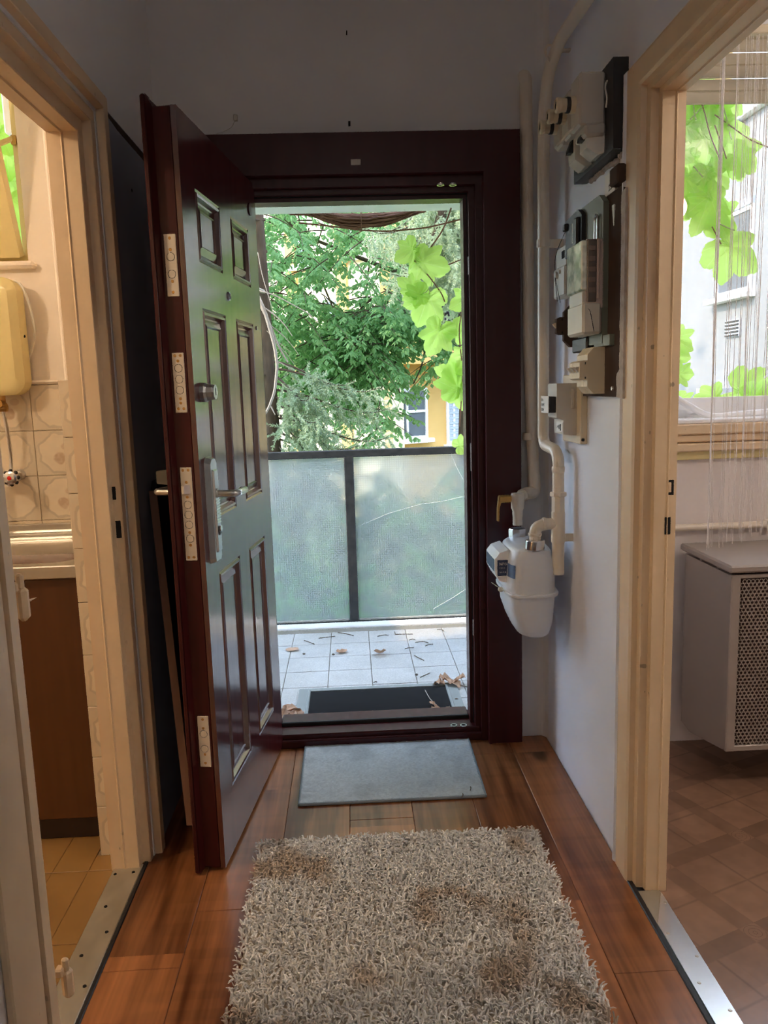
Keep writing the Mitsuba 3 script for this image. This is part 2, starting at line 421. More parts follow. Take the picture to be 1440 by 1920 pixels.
# outer front wall in three stretches
door_hole = [(-.46, -.10), (.57, -.10), (.57, 2.09), (-.46, 2.09)]
k = struct('wall_front', 'plain white end wall around the entrance door')
part(k, 'plaster', ext(Polygon([(-.70, -.12), (.78, -.12), (.78, CZ), (-.70, CZ)], [door_hole]), 2.80, 2.985, 'xz'), M_WALL)
cor = [(.692, 2.80), (.650, 2.80)] + [(.650 + .042 * math.sin(a), 2.758 + .042 * math.cos(a)) for a in np.linspace(0, math.pi / 2, 7)]
part(k, 'corner_fillet', ext(Polygon([(.695, 2.803), (.650, 2.801)] + [(.650 + .041 * math.sin(a), 2.759 + .041 * math.cos(a)) for a in np.linspace(0.05, math.pi / 2, 7)][0:7] + [(.6935, 2.757)]).buffer(0), 0, CZ, 'xy'), M_WALL)
for (px, py, w, h) in ((650, 62, .004, .013), (655, 232, .007, .016)):
    p = at(px, py, y=2.80); part(k, 'nail_hole', rb(p[0] - w / 2, p[0] + w / 2, 2.796, 2.803, p[2] - h / 2, p[2] + h / 2, .001), M_HOLE)
k = struct('wall_kitchen', 'cream kitchen wall with the open window')
part(k, 'plaster', ext(Polygon([(-2.8, -.12), (-.70, -.12), (-.70, CZ), (-2.8, CZ)], [[(-1.95, 1.735), (-1.012, 1.735), (-1.012, 2.5), (-1.95, 2.5)]]), 2.70, 2.985, 'xz'), M_KWALL)
k = struct('wall_room', 'pinkish white wall under the window of the right room')
part(k, 'plaster', ext(Polygon([(.77, -.12), (3.6, -.12), (3.6, CZ), (.77, CZ)], [[(.93, 1.13), (3.2, 1.13), (3.2, 2.52), (.93, 2.52)]]), 2.695, 2.985, 'xz'), M_RWALL)

# partitions
k = struct('wall_left', 'left hallway wall with a dark painted lower part')
part(k, 'plaster', ext(Polygon([(-2.2, -.1), (2.80, -.1), (2.80, CZ), (-2.2, CZ)], [[(1.375, -.05), (2.13, -.05), (2.13, 2.0), (1.375, 2.0)]]), -0.70, -0.603, 'yz'), M_WALL)
part(k, 'painted_dado', rb(-.605, -.598, 2.155, 2.80, 0, 2.035, .002), M_DARK)
part(k, 'crack', hull([at(x, y, x=-.5985) + np.array([d, 0, 0]) for x, y in ((193, 207), (197, 206), (272, 292), (271, 304), (220, 245)) for d in (0, .001)]), M_BOARD)
p = at(247, 357, x=-.598); part(k, 'nail_hole', disc_x(p[1], p[2], -.60, -.5965, .005, 8), M_HOLE)
p = at(186, 187, x=-.6); part(k, 'nail', rb(-.603, -.585, p[1] - .002, p[1] + .002, p[2] - .016, p[2] + .01, .001), M_BLACK)
k = struct('wall_right', 'bluish white right hallway wall carrying the meters')
part(k, 'plaster', ext(Polygon([(-2.2, -.1), (2.80, -.1), (2.80, CZ), (-2.2, CZ)], [[(1.0, -.05), (1.9, -.05), (1.9, 1.97), (1.0, 1.97)]]), 0.692, 0.767, 'yz'), M_SIDE)
k = struct('wall_back', 'hallway wall behind the photographer')
part(k, 'plaster', rb(-.72, .79, -2.35, -2.2, -.1, CZ, .001), M_WALL)
k = struct('wall_kitchen_side', 'far side walls of the kitchen')
part(k, 'plaster', cat(rb(-2.95, -2.7, -.8, 2.985, -.1, CZ, .001), rb(-2.8, -.70, -.8, -.6, -.1, CZ, .001)), M_KWALL)
k = struct('wall_room_side', 'far side walls of the right room')
part(k, 'plaster', cat(rb(3.5, 3.75, -1.4, 2.985, -.1, CZ, .001), rb(.767, 3.6, -1.4, -1.2, -.1, CZ, .001)), M_RWALL)
k = struct('wall_outside', 'outer wall of the storey above')
part(k, 'plaster', rb(-4.5, 5.0, 2.75, 2.99, CZ + .2, 6.5, .001), M_OCHRE)


def wall_tile(parent, x0, x1, yf, z0, z1, u0, u1, idx, d=.010):
    """A glazed tile on a wall that faces -y, its pattern running u0..u1 across."""
    m = rb(x0 + .0007, x1 - .0007, yf, yf + d, z0 + .0007, z1 - .0007, .0012)
    v = np.asarray(m.vertices)
    uv = np.stack([u0 + (u1 - u0) * np.clip((v[:, 0] - x0) / (x1 - x0), 0.003, .997) + 2 * idx, np.clip((v[:, 2] - z0) / (z1 - z0), 0.003, .997)], 1)
    part(parent, 'tile', m, M_TILE, uv=uv)


k = struct('wall_kitchen_stub', 'short tiled wall end beside the kitchen doorway')
part(k, 'plaster', rb(-.747, -.695, 2.160, 2.705, 0, CZ, .006), M_KWALL)
part(k, 'tile_bed', rb(-.757, -.697, 2.157, 2.700, 0, 1.347, .002), M_GROUT)
for r in range(9): wall_tile(k, -.760, -.697, 2.148, 1.348 - .15 * (r + 1), 1.348 - .15 * r, .0, .42, (r * 5 + 2) % 7)
k = struct('wall_tiles', 'rows of flowered cream tiles on the kitchen wall')
for c in range(6):
    for r in range(4):
        wall_tile(k, -1.195 - .15 * c + .15, -1.045 - .15 * c + .15, 2.690, 1.348 - .15 * (r + 1), 1.348 - .15 * r, 0, 1, (c * 3 + r * 5 + 11) % 17)
for r in range(4): wall_tile(k, -.895, -.757, 2.690, 1.348 - .15 * (r + 1), 1.348 - .15 * r, 0, .92, (r * 4 + 3) % 9)
part(k, 'ledge', rb(-1.9, -.757, 2.680, 2.70, 1.349, 1.362, .006), M_KWALL)

# ================================================================ DOORWAY TO THE KITCHEN (door_1)
far = [(-.705, 2.066), (-.672, 2.066), (-.668, 2.0625), (-.664, 2.066), (-.630, 2.066), (-.628, 2.068), (-.628, 2.100), (-.608, 2.102), (-.606, 2.104), (-.606, 2.140), (-.585, 2.142), (-.583, 2.144), (-.583, 2.176), (-.705, 2.176)]
near = [(x, 3.50 - y) for x, y in far]
top = [(x, y - 2.066 + 1.936) for x, y in far]
k = struct('door_1', 'cream painted door frame to the kitchen, its door taken off')
part(k, 'jamb', ext(Polygon(far), 0.0, 2.035, 'xy'), M_CREAM)
part(k, 'jamb', ext(Polygon(near).buffer(0), 0.0, 2.035, 'xy'), M_CREAM)
part(k, 'header', ext(Polygon(top), 1.335, 2.1755, 'xz'), M_CREAM)
part(k, 'trim', rb(-.602, -.588, 1.20, 1.318, 0, 2.04, .003), M_CREAM)
for (px, py, h) in ((212, 925, .034), (222, 993, .046)):
    p = at(px, py, y=2.0985); part(k, 'strike_hole', rb(p[0] - .0065, p[0] + .0065, 2.099, 2.103, p[2] - h / 2, p[2] + h / 2, .001), M_HOLE)
for (px, py, lab) in ((37, 1120, 'hinge with a pin sticking out'), (122, 1832, None)):
    p = at(px, py, x=-.615)
    h = part(k, 'hinge', cat(rb(-.622, -.6, p[1] - .011, p[1] + .013, p[2] - .045, p[2] + .02, .008), rb(-.618, -.604, p[1] - .009, p[1] + .003, p[2] + .015, p[2] + .045, .004), rb(-.628, -.612, p[1] - .02, p[1] + .0, p[2] + .012, p[2] + .03, .003)), M_CREAM, label=lab)
    if lab: part(h, 'pin', tube([(-.61, p[1] + .012, p[2] - .012), (-.605, p[1] + .05, p[2] - .014)], [.0035, .0004], 6), M_CREAM)
k2 = part(k, 'threshold_strip', rb(-.700, -.622, 1.40, 2.085, -.004, .006, .002), M_OLDMETAL)
for (x, y) in ((-.688, 2.04), (-.640, 2.045), (-.672, 1.90), (-.640, 1.80), (-.675, 1.72), (-.635, 1.62), (-.655, 1.50)):
    part(k2, 'nail', disc_y(0, 0, 0, .003, .004, 8) if 0 else xf(lathe([(0, 0), (.0045, 0), (.004, .002), (0, .0025)], 8), t=(x, y, .006)), M_HOLE)
part(k, 'rubber_seal', rb(-.624, -.612, 1.20, 2.10, -.003, .004, .002), M_BLACK)

# ================================================================ DOORWAY TO THE RIGHT ROOM (door_2)
pr_ = [(.694, 1.990), (.683, 1.986), (.681, 1.975), (.681, 1.905), (.684, 1.893), (.697, 1.890), (.698, 1.868), (.716, 1.866), (.7175, 1.850), (.746, 1.849), (.749, 1.845), (.752, 1.8475), (.770, 1.8475), (.770, 1.990)]
k = struct('door_2', 'cream painted door frame to the right room, its door taken off')
part(k, 'jamb', ext(Polygon(pr_), 0.0, 2.015, 'xy'), M_CREAM)
part(k, 'jamb', ext(Polygon([(x, 2.845 - y) for x, y in pr_]).buffer(0), 0.0, 2.015, 'xy'), M_CREAM)
part(k, 'header', ext(Polygon([(x, y - 1.8475 + 1.930 - (y - 1.8475) * .35) for x, y in pr_]), .86, 1.9895, 'xz'), M_CREAM)
part(k, 'caulk', rb(.676, .694, 1.975, 1.994, 0, 2.02, .006), M_SIDE)
for (px, py, w, h) in ((1258, 914, .014, .036), (1252, 986, .0135, .042)):
    p = at(px, py, y=1.847); part(k, 'strike_hole', rb(p[0] - w / 2, p[0] + w / 2, 1.8462, 1.851, p[2] - h / 2, p[2] + h / 2, .001), M_HOLE)
p = at(1256, 914, y=1.845); part(k, 'strike_tongue', rb(p[0] - .003, p[0] + .004, 1.8452, 1.850, p[2] - .012, p[2] + .012, .001), M_CREAM)
k2 = part(k, 'threshold_strip', tri([(.697, .95, .004), (.752, .95, .004), (.752, 1.835, .004), (.697, 1.715, .004), (.697, .95, .007), (.752, .95, .007), (.752, 1.835, .007), (.697, 1.715, .007)],
      [[4, 5, 6, 7], [0, 4, 7, 3], [1, 2, 6, 5], [3, 7, 6, 2], [0, 1, 5, 4]]), M_ALU, label='shiny aluminium threshold strip')
for (x, y) in ((.745, 1.79), (.708, 1.68), (.742, 1.60), (.712, 1.52), (.742, 1.44)):
    part(k2, 'screw', xf(lathe([(0, 0), (.0045, 0), (.003, .0015), (0, .0015)], 10), t=(x, y, .007)), M_STEEL)
part(k, 'sill_board', rb(.690, .754, .90, 1.85, -.02, .003, .002), M_OLDMETAL)
part(k, 'seal', rb(.684, .699, .9, 1.90, -.002, .0035, .002), M_BLACK)

# ================================================================ ENTRANCE DOOR FRAME (door_3)
def ring(xl, xr, zt, xl2, xr2, zt2, z0=0.0): return Polygon([(xl, z0), (xl, zt), (xr, zt), (xr, z0), (xr2, z0), (xr2, zt2), (xl2, zt2), (xl2, z0)])
k = struct('door_3', 'dark mahogany frame of the entrance door')
part(k, 'casing', ext(ring(-.50, .592, 2.127, -.40, .478, 2.005), 2.745, 2.80, 'xz'), M_FRAME)
part(k, 'casing_bead', ext(ring(-.402, .480, 2.007, -.39, .470, 1.997), 2.740, 2.79, 'xz'), M_FRAME)
part(k, 'rebate', ext(ring(-.395, .475, 2.003, -.345, .447, 1.966), 2.775, 2.84, 'xz'), M_FRAME)
part(k, 'rebate', ext(ring(-.35, .450, 1.968, -.325, .428, 1.950), 2.800, 2.88, 'xz'), M_FRAME)
part(k, 'stop', ext(ring(-.33, .430, 1.952, -.300, .4135, 1.934), 2.835, 2.905, 'xz'), M_FRAME)
part(k, 'gasket', ext(ring(-.335, .4325, 1.954, -.327, .425, 1.947), 2.828, 2.84, 'xz'), M_GASKET)
part(k, 'outer_frame', ext(ring(-.47, .575, 2.095, -.325, .436, 1.956, -.02), 2.90, 2.99, 'xz'), M_FRAME)
th = part(k, 'threshold', cat(rb(-.40, .475, 2.778, 2.96, 0, .030, .004), rb(-.34, .447, 2.795, 2.96, .01, .046, .005), rb(-.30, .415, 2.885, 2.965, .02, .058, .004)), M_FRAME)
part(th, 'gasket', rb(-.30, .414, 2.874, 2.886, .03, .060, .003), M_GASKET)
for px in (851, 869):
    p = at(px, 1360, z=.046)
    part(th, 'bolt_socket', xf(lathe([(.0125, 0), (.0125, .002), (.0085, .002), (.0085, -.006)], 20), t=p), M_CHROME)
    part(th, 'bolt_hole', xf(lathe([(0, .0004), (.009, .0004)], 16), t=p), M_HOLE)
for px in (826, 849):
    p = at(px, 346, z=1.951); part(k, 'bolt_socket', xf(lathe([(.0125, 0), (.0125, -.003), (.009, -.003), (.009, .004)], 20), t=p), M_CHROME)
p = at(667, 304, y=2.745); part(k, 'sticker', rb(p[0] - .016, p[0] + .016, 2.7445, 2.7458, p[2] - .009, p[2] + .009, .0003), M_GREYP)
for z, h in ((1.05, .05), (1.71, .03), (.42, .03)): part(k, 'strike_plate', rb(.4265, .429, 2.815, 2.832, z - h, z + h, .001), M_STEEL)
p = at(442, 222, y=2.80); q = at(400, 256, y=2.795)
k = thing('wall_hook', 'small cable clip with a short wire on the wall above the door frame', 'clip')
part(k, 'clip', rb(p[0] - .007, p[0] + .007, 2.79, 2.80, p[2] - .01, p[2] + .01, .002), M_GREYP)
part(k, 'wire', tube(smooth_path([p + [0, -.008, -.004], (p[0] - .012, 2.792, p[2] - .03), (q[0] + .03, 2.794, q[2] + .012), (q[0] + .01, 2.795, q[2] + .008)], .03, 8), .0012, 5), M_GREYP)

# ================================================================ WINDOW OF THE RIGHT ROOM (window_1)
k = struct('window_1', 'white framed window of the right room above a stepped sill')
W0, W1, WZ0, WZ1 = .93, 3.2, 1.16, 2.52
part(k, 'frame', ext(Polygon([(W0, WZ0), (W1, WZ0), (W1, WZ1), (W0, WZ1)], [[(W0 + .055, WZ0 + .055), (W1 - .055, WZ0 + .055), (W1 - .055, WZ1 - .05), (W0 + .055, WZ1 - .05)]]), 2.80, 2.85, 'xz'), M_WHITE)
part(k, 'sash', ext(Polygon([(W0 + .045, WZ0 + .02), (W1 - .045, WZ0 + .02), (W1 - .045, WZ1 - .02), (W0 + .045, WZ1 - .02)], [[(W0 + .10, WZ0 + .075), (W1 - .1, WZ0 + .075), (W1 - .1, WZ1 - .07), (W0 + .1, WZ1 - .07)]]), 2.785, 2.82, 'xz'), M_WHITE)
part(k, 'pane', tri([(W0 + .09, 2.815, WZ0 + .07), (W1 - .09, 2.815, WZ0 + .07), (W1 - .09, 2.815, WZ1 - .06), (W0 + .09, 2.815, WZ1 - .06)], [[0, 1, 2, 3]]), M_PANE)
part(k, 'white_sill', rb(.90, 3.23, 2.665, 2.80, 1.150, 1.166, .004), M_WHITE)
for i, (z0, z1, yf, m) in enumerate(((1.115, 1.150, 2.655, M_CREAM), (1.088, 1.115, 2.668, M_CREAM), (1.058, 1.085, 2.645, M_CREAM))):
    part(k, 'sill_board', rb(.86, 3.27, yf, 2.70, z0, z1, .004), m)
part(k, 'sill_strip', rb(.88, 3.25, 2.672, 2.70, 1.028, 1.058, .003), M_BOILER)
part(k, 'tube', tube(smooth_path([at(1262, 742, y=2.755), at(1285, 757, y=2.75), at(1330, 783, y=2.74), at(1400, 775, y=2.74), at(1440, 772, y=2.74), (2.3, 2.74, 1.195)], .08, 6), .0115, 10), M_WHITE, smooth=60)
for i in range(7):
    z = 2.232 + .0415 * i
    part(k, 'blind_slat', rb(W0 + .04, W1 - .04, 2.862 + .004 * (i % 2), 2.874, z, z + .040, .004), M_TAN)

# ================================================================ WINDOW OF THE KITCHEN (window_2)
k = struct('window_2', 'cream wooden kitchen window with its sash tipped inwards')
part(k, 'frame', ext(Polygon([(-1.95, 1.735), (-1.012, 1.735), (-1.012, 2.5), (-1.95, 2.5)], [[(-1.92, 1.765), (-1.034, 1.765), (-1.034, 2.47), (-1.92, 2.47)]]), 2.72, 2.78, 'xz'), M_BOILER)
sash = ext(Polygon([(-1.93, 0), (-1.03, 0), (-1.03, .70), (-1.93, .70)], [[(-1.855, .075), (-1.105, .075), (-1.105, .63), (-1.855, .63)]]), -.02, .02, 'xz')
tilt = lambda m: xf(m, R=rotx(math.radians(19)), t=(0, 2.70, 1.755))
s = part(k, 'sash', tilt(sash), M_BOILER)
part(s, 'pane', tilt(tri([(-1.86, 0, .07), (-1.10, 0, .07), (-1.10, 0, .64), (-1.86, 0, .64)], [[0, 1, 2, 3]])), M_PANE)
part(k, 'stay', hull([at(-30, 284, y=2.60) + d for d in ((0, 0, 0), (0, .01, .014))] + [at(-30, 284, y=2.60) + d for d in ((0, .01, 0), (0, 0, .014))] + [at(26, 262, y=2.705) + d for d in ((0, 0, 0), (0, .01, .014), (0, .01, 0), (0, 0, .014))]), M_BOILER)
part(k, 'stay_plate', (lambda p: rb(p[0] - .008, p[0] + .01, 2.70, 2.715, p[2] - .012, p[2] + .016, .002))(at(25, 264, y=2.705)), M_BRASS)
part(k, 'sill', rb(-1.98, -.985, 2.665, 2.72, 1.715, 1.737, .008), M_KWALL)
# ================================================================ ENTRANCE DOOR LEAF
A = np.array([-.385, 2.034, 0.0]); Hh = np.array([-.290, 2.785, 0.0])
t_ = (Hh - A) / np.linalg.norm(Hh - A); n_ = np.array([t_[1], -t_[0], 0.0])
RL = np.stack([n_, t_, [0, 0, 1.0]], 1)          # local x = out of the face, y = from the lock edge to the hinge, z = up
W_ = float(np.linalg.norm(Hh - A)) + .004
lf = lambda m: xf(m, R=RL, t=A)
LP = lambda x, y, z: RL @ np.array([x, y, z]) + A
D = thing('entrance_door', 'open dark mahogany entrance door leaf with six moulded panels', 'door')
cols, rows = [(.110, .328), (.438, .652)], [(1.637, 1.818), (.967, 1.522), (.195, .820)]
pan = [(c[0], c[1], r[0], r[1]) for r in rows for c in cols]
part(D, 'slab', lf(rb(-.066, -.013, 0, W_, .012, 1.982, .003)), M_FRAME)
face = Polygon([(-.001, .012), (W_, .012), (W_, 1.982), (-.001, 1.982)], [[(a, c), (b, c), (b, d), (a, d)] for a, b, c, d in pan])
part(D, 'face', lf(ext(face, -.0135, 0.0, 'yz')), M_MAHOG)
part(D, 'inner_skin', lf(cat(rb(-.080, -.0655, -.022, W_ - .03, .004, 2.004, .004), hull([(-.0655, -.022, 2.004), (-.0655, -.022, .004), (-.0655, .004, 2.004), (-.0655, .004, .004), (-.058, 0, 1.983), (-.058, 0, .012), (-.058, .004, 1.983), (-.058, .004, .012)]))), M_FRAME)
prof = [(0, 0), (.005, -.0035), (.010, .002), (.016, .0005), (.022, -.010), (.026, -.0115), (.044, -.0035), (.048, -.0075), (.052, -.0075)]
for a, b, c, d in pan:
    v, f = [], []
    for i, (s, h) in enumerate(prof):
        v += [(h, a + s, c + s), (h, b - s, c + s), (h, b - s, d - s), (h, a + s, d - s)]
        if i:
            o, q = 4 * (i - 1), 4 * i
            f += [[o + j, o + (j + 1) % 4, q + (j + 1) % 4, q + j] for j in range(4)]
    f.append([4 * (len(prof) - 1) + j for j in range(4)])
    part(D, 'panel', lf(tri(v, f)), M_MAHOG)


def lock_plate(z0, z1, bolts, screws, w=.030, xc=-.036):
    p = part(D, 'lock_plate', lf(rb(xc - w / 2, xc + w / 2, -.0025, .004, z0, z1, .001)), M_PLATE)
    for z in bolts:
        part(p, 'bolt_gap', lf(disc_y(xc, z, 0, -.0028, .0105, 20, .0001)), M_HOLE)
        part(p, 'bolt', lf(disc_y(xc, z, 0, -.0036, .0095, 20, .0006)), M_PLATE)
    for x, z in screws:
        part(p, 'screw', lf(disc_y(xc + x, z, 0, -.0031, .0042, 10, .0008)), M_BRASS)
    return p


lock_plate(1.540, 1.688, (1.634, 1.593), ((0, 1.678), (0, 1.651), (0, 1.576), (0, 1.550)))
lock_plate(1.256, 1.404, (1.366, 1.339, 1.312), ((-.007, 1.397), (.007, 1.397), (0, 1.384), (0, 1.291), (0, 1.280), (-.007, 1.266), (.007, 1.266)))
lp = lock_plate(.876, 1.118, (1.022, .996, .970, .934), ((-.007, 1.111), (.007, 1.111), (0, 1.080), (0, 1.042), (0, .950), (0, .917), (-.007, .885), (.007, .885)))
part(lp, 'latch', lf(hull([(-.046, -.002, 1.050), (-.026, -.002, 1.050), (-.046, -.002, 1.073), (-.026, -.002, 1.073), (-.046, -.014, 1.051), (-.040, -.014, 1.051), (-.046, -.014, 1.072), (-.040, -.014, 1.072)])), M_CHROME)
lock_plate(.308, .452, (.402, .360), ((0, .443), (0, .418), (0, .344), (0, .319)))

# handle on the seen side
E_ = part(D, 'escutcheon', lf(cat(hull([(0, .038, .868), (0, .098, .868), (0, .038, 1.125), (0, .098, 1.125), (0, .052, 1.138), (0, .084, 1.138), (0, .045, .857), (0, .09, .857),
      (.016, .041, .872), (.016, .095, .872), (.016, .041, 1.120), (.016, .095, 1.120), (.016, .054, 1.132), (.016, .082, 1.132), (.016, .047, .862), (.016, .088, .862)]),
      rb(.012, .021, .050, .090, .885, 1.105, .005))), M_SATIN)
part(E_, 'rose', lf(disc_x(.069, 1.042, .015, .024, .013, 20)), M_SATIN)
for i in range(9): part(E_, 'rib', lf(rb(.019, .0225, .052, .088, 1.020 - .0072 * i, 1.0236 - .0072 * i, .0008)), M_CHROME)
part(E_, 'keyhole_cover', lf(xf(lathe([(0, .004), (.011, .003), (.014, 0)], 20, axis='x'), t=(.0205, .070, .942))), M_BLACK)
part(E_, 'cylinder', lf(disc_x(.072, .947, .018, .0265, .0085, 16)), M_CHROME)
lev = smooth_path([(.02, .069, 1.040), (.066, .069, 1.040), (.074, .085, 1.040), (.073, .150, 1.038), (.066, .185, 1.036), (.052, .195, 1.034)], .016, 7)
lm = tube(lev, .0085, 12); lm.vertices[:, 2] = 1.038 + (lm.vertices[:, 2] - 1.038) * 1.15
part(D, 'lever', lf(lm), M_SATIN, smooth=50)
for dz in (-.004, .001, .006): part(D, 'lever_groove', lf(tube([(p[0] + .0078, p[1], p[2] + dz) for p in lev[8:-1]], .0011, 5)), M_CHROME)
K_ = part(D, 'deadlock', lf(lathe([(.026, 0), (.026, .010), (.022, .016), (.0205, .030), (.019, .036), (0, .036)], 10, (0, .062, 1.305), 'x')), M_SATIN)
part(K_, 'keyhole', lf(rb(.0362, .0372, .0605, .0635, 1.297, 1.315, .0004)), M_HOLE)
P_ = part(D, 'peephole', lf(lathe([(.0125, 0), (.0125, .004), (.009, .006), (.008, .004), (0, .0035)], 24, (0, .369, 1.579), 'x')), M_CHROME)
part(P_, 'lens', lf(lathe([(.0082, .0042), (0, .0062)], 18, (0, .369, 1.579), 'x')), M_BLACK)
part(D, 'round_cap', lf(disc_x(.684, 1.887, 0, .004, .020, 24, .001)), M_FRAME)
part(D, 'bell_button', lf(disc_x(.694, 1.512, 0, .004, .0065, 14)), M_STEEL)
# handle on the hidden side, partly seen behind the lock edge
I_ = part(D, 'inner_escutcheon', lf(rb(-.094, -.080, .020, .068, .86, 1.115, .006)), M_GUN)
il = smooth_path([(-.09, .045, 1.050), (-.132, .045, 1.050), (-.138, .060, 1.050), (-.136, .15, 1.046)], .014, 6)
part(D, 'inner_lever', lf(tube(il, .0085, 10)), M_STEEL, smooth=50)
part(D, 'inner_turn_knob', lf(hull([(-.094, y, z) for y in (.03, .06) for z in (1.07, 1.11)] + [(-.128, y, z) for y in (.036, .054) for z in (1.074, 1.106)])), M_GUN)
for z in (.35, 1.0, 1.65): part(D, 'hinge', lf(lathe([(0, 0), (.009, 0), (.009, .11), (0, .11)], 12, (-.072, W_ + .004, z))), M_FRAME)

# board leaning behind the door
B0, B1 = at(352, 1548, x=-.497), at(279, 905, x=-.590)
L_ = thing('leaning_board', 'narrow brown board leaning on the dark wall behind the door', 'board')
bt = (B1 - B0) / np.linalg.norm(B1 - B0)
def board_piece(o0, o1, th): return hull([B0 + bt * s + np.array([a, b, 0]) for s in (0, np.linalg.norm(B1 - B0) - .03) for a in (0, th) for b in (o0, o1)] + [B1 + np.array([a, b, 0]) for a in (0, th) for b in (o0 + .03, o1 - .03)])
b0 = B0.copy(); part(L_, 'panel', board_piece(0.004, .36, .016), M_BLACK)
part(L_, 'edge_strip', hull([B0 + bt * s + np.array([a, b, 0]) for s in (0, np.linalg.norm(B1 - B0) - .025) for a in (-.003, .019) for b in (0, .006)]), M_LEAN)

# ================================================================ MATS AND RUG
def lerp2(q, u, v): return (q[0] * (1 - u) + q[1] * u) * (1 - v) + (q[3] * (1 - u) + q[2] * u) * v
q = [np.array(at(*p, z=.0)) for p in ((560, 1513), (912, 1496), (878, 1385), (573, 1398))]
nu, nv = 150, 110; U, V = np.meshgrid(np.linspace(.008, .992, nu), np.linspace(.012, .988, nv))
P = np.array([lerp2(q, u, v) for u, v in zip(U.ravel(), V.ravel())])
P[:, 2] = .008 + .0018 * meshkit.noise(P * 240, 1) + .0014 * meshkit.noise(P * 90, 2)
i, j = np.meshgrid(np.arange(nv - 1), np.arange(nu - 1), indexing='ij')
F = np.stack([i * nu + j, i * nu + j + 1, (i + 1) * nu + j + 1, (i + 1) * nu + j], -1).reshape(-1, 4)
k = thing('door_mat', 'thin grey-blue rectangular mat lying inside the threshold', 'mat')
part(k, 'pile', tri(P, F), M_MAT, smooth=True)
edge = [lerp2(q, u, v) for u, v in ((.004, .006), (.996, .006), (.996, .994), (.004, .994), (.004, .006))]
part(k, 'bound_edge', cat([tube([a + [0, 0, .0055], b + [0, 0, .0055]], .0052, 8) for a, b in zip(edge, edge[1:])]), M_MATEDGE)
part(k, 'backing', hull([p + np.array([0, 0, h]) for p in edge[:4] for h in (.001, .008)]), M_MATEDGE)
for (px, py, a) in ((882, 1478, .5), (867, 1491, .9)):
    p = at(px, py, z=.012); tk = thing('twig_bit', 'dark twig bit on the right near corner of the grey mat', 'twig', 'twig bits on the grey mat')
    part(tk, 'stem', tube([p + [-.004 * a, -.012, 0], p + [.002, 0, .001], p + [.003 * a, .010, 0]], .0016, 5), M_TWIG)

k = thing('shag_rug', 'beige shaggy rug lying in the middle of the hallway', 'rug')
RX0, RX1, RY0, RY1 = -.304, .498, .66, 2.138
part(k, 'backing', rb(RX0 + .01, RX1 - .01, RY0 + .01, RY1 - .01, .001, .010, .004), M_RUGBASE)
N = 30000
ux, uy = rng.uniform(RX0, RX1, N), RY1 - (RY1 - RY0) * rng.uniform(0, 1, N) ** 1.25
ang = rng.uniform(0, 2 * np.pi, N); ln = rng.uniform(.012, .022, N); wd = rng.uniform(.0018, .0029, N)
lean = rng.uniform(.5, 1.3, N); hgt = .006 + .012 * rng.uniform(0, 1, N) + .006 * meshkit.noise(np.stack([ux * 9, uy * 9, ux * 0], 1), 4)
h = np.stack([np.cos(ang), np.sin(ang), 0 * ang], 1); side = np.stack([-np.sin(ang), np.cos(ang), 0 * ang], 1)
base = np.stack([ux, uy, np.full(N, .007)], 1)
vs = []
for s in (0, .35, .7, 1.0):
    c = base + h * (ln * lean * s ** 1.3)[:, None] + np.array([0, 0, 1]) * (hgt * math.sin(min(1, s * 1.05) * 1.75))[:, None]
    w = wd * (1.0, 1.15, 1.0, .5)[int(round(s * 3))]
    vs += [c - side * w[:, None], c + np.array([0, 0, 1]) * (w * .9)[:, None], c + side * w[:, None]]
V3 = np.stack(vs, 1)                               # N, 12, 3
edge_pull = lambda x, lo, hi: np.clip(x, lo - .010, hi + .010)
V3[..., 0] = edge_pull(V3[..., 0], RX0, RX1); V3[..., 1] = edge_pull(V3[..., 1], RY0, RY1); V3[..., 2] = np.maximum(V3[..., 2], .003)
f1 = []
for s in range(3):
    o = 3 * s
    for a, b in ((0, 1), (1, 2), (2, 0)): f1 += [[o + a, o + b, o + 3 + b], [o + a, o + 3 + b, o + 3 + a]]
f1 += [[9, 10, 11]]
FF = (np.array(f1)[None] + 12 * np.arange(N)[:, None, None]).reshape(-1, 3)
tuft = rng.uniform(0, 1, N); uvr = np.repeat(np.stack([tuft, tuft], 1), 12, 0)
pk = part(k, 'pile', trimesh.Trimesh(V3.reshape(-1, 3), FF, process=False), M_RUG, smooth=True, uv=uvr)
labels[pk] = {'label': 'shaggy beige yarn pile', 'kind': 'stuff'}

# ================================================================ PIPES ON THE FRONT RIGHT CORNER
k = thing('riser_pipe', 'cream painted pipe rising beside the door frame behind the bigger pipe', 'pipe')
xA, xA2 = .625, .618
part(k, 'tube', tube(smooth_path([(xA2, 2.84, 2.318), (xA2, 2.772, 2.300), (xA, 2.768, 1.4), (.640, 2.762, .975)], .035, 6), .0205, 14), M_PIPE, smooth=50)
part(k, 'elbow', tube(smooth_path([(.640, 2.762, .985), (.640, 2.755, .925), (.612, 2.735, .925), (.585, 2.70, .922)], .040, 8), .0225, 14), M_PIPE, smooth=50)
part(k, 'collar', lathe([(.0225, 0), (.024, .004), (.024, .022), (.0225, .026)], 16, (xA, 2.768, 1.108)), M_PIPE, smooth=40); part(k, 'collar', lathe([(.0225, 0), (.023, .003), (.023, .03), (.0225, .033)], 16, (xA - .002, 2.770, 1.83)), M_PIPE, smooth=40)
VX, VY = .562, 2.668
v_ = part(k, 'valve', cat(lathe([(0, .955), (.021, .955), (.0225, .950), (.0225, .905), (.018, .895), (.018, .880), (.0165, .872), (.0165, .845)], 18, (VX, VY, -.02)), tube([(VX, VY, .918), (.588, 2.702, .922)], .0175, 12)), M_PIPE, smooth=40)
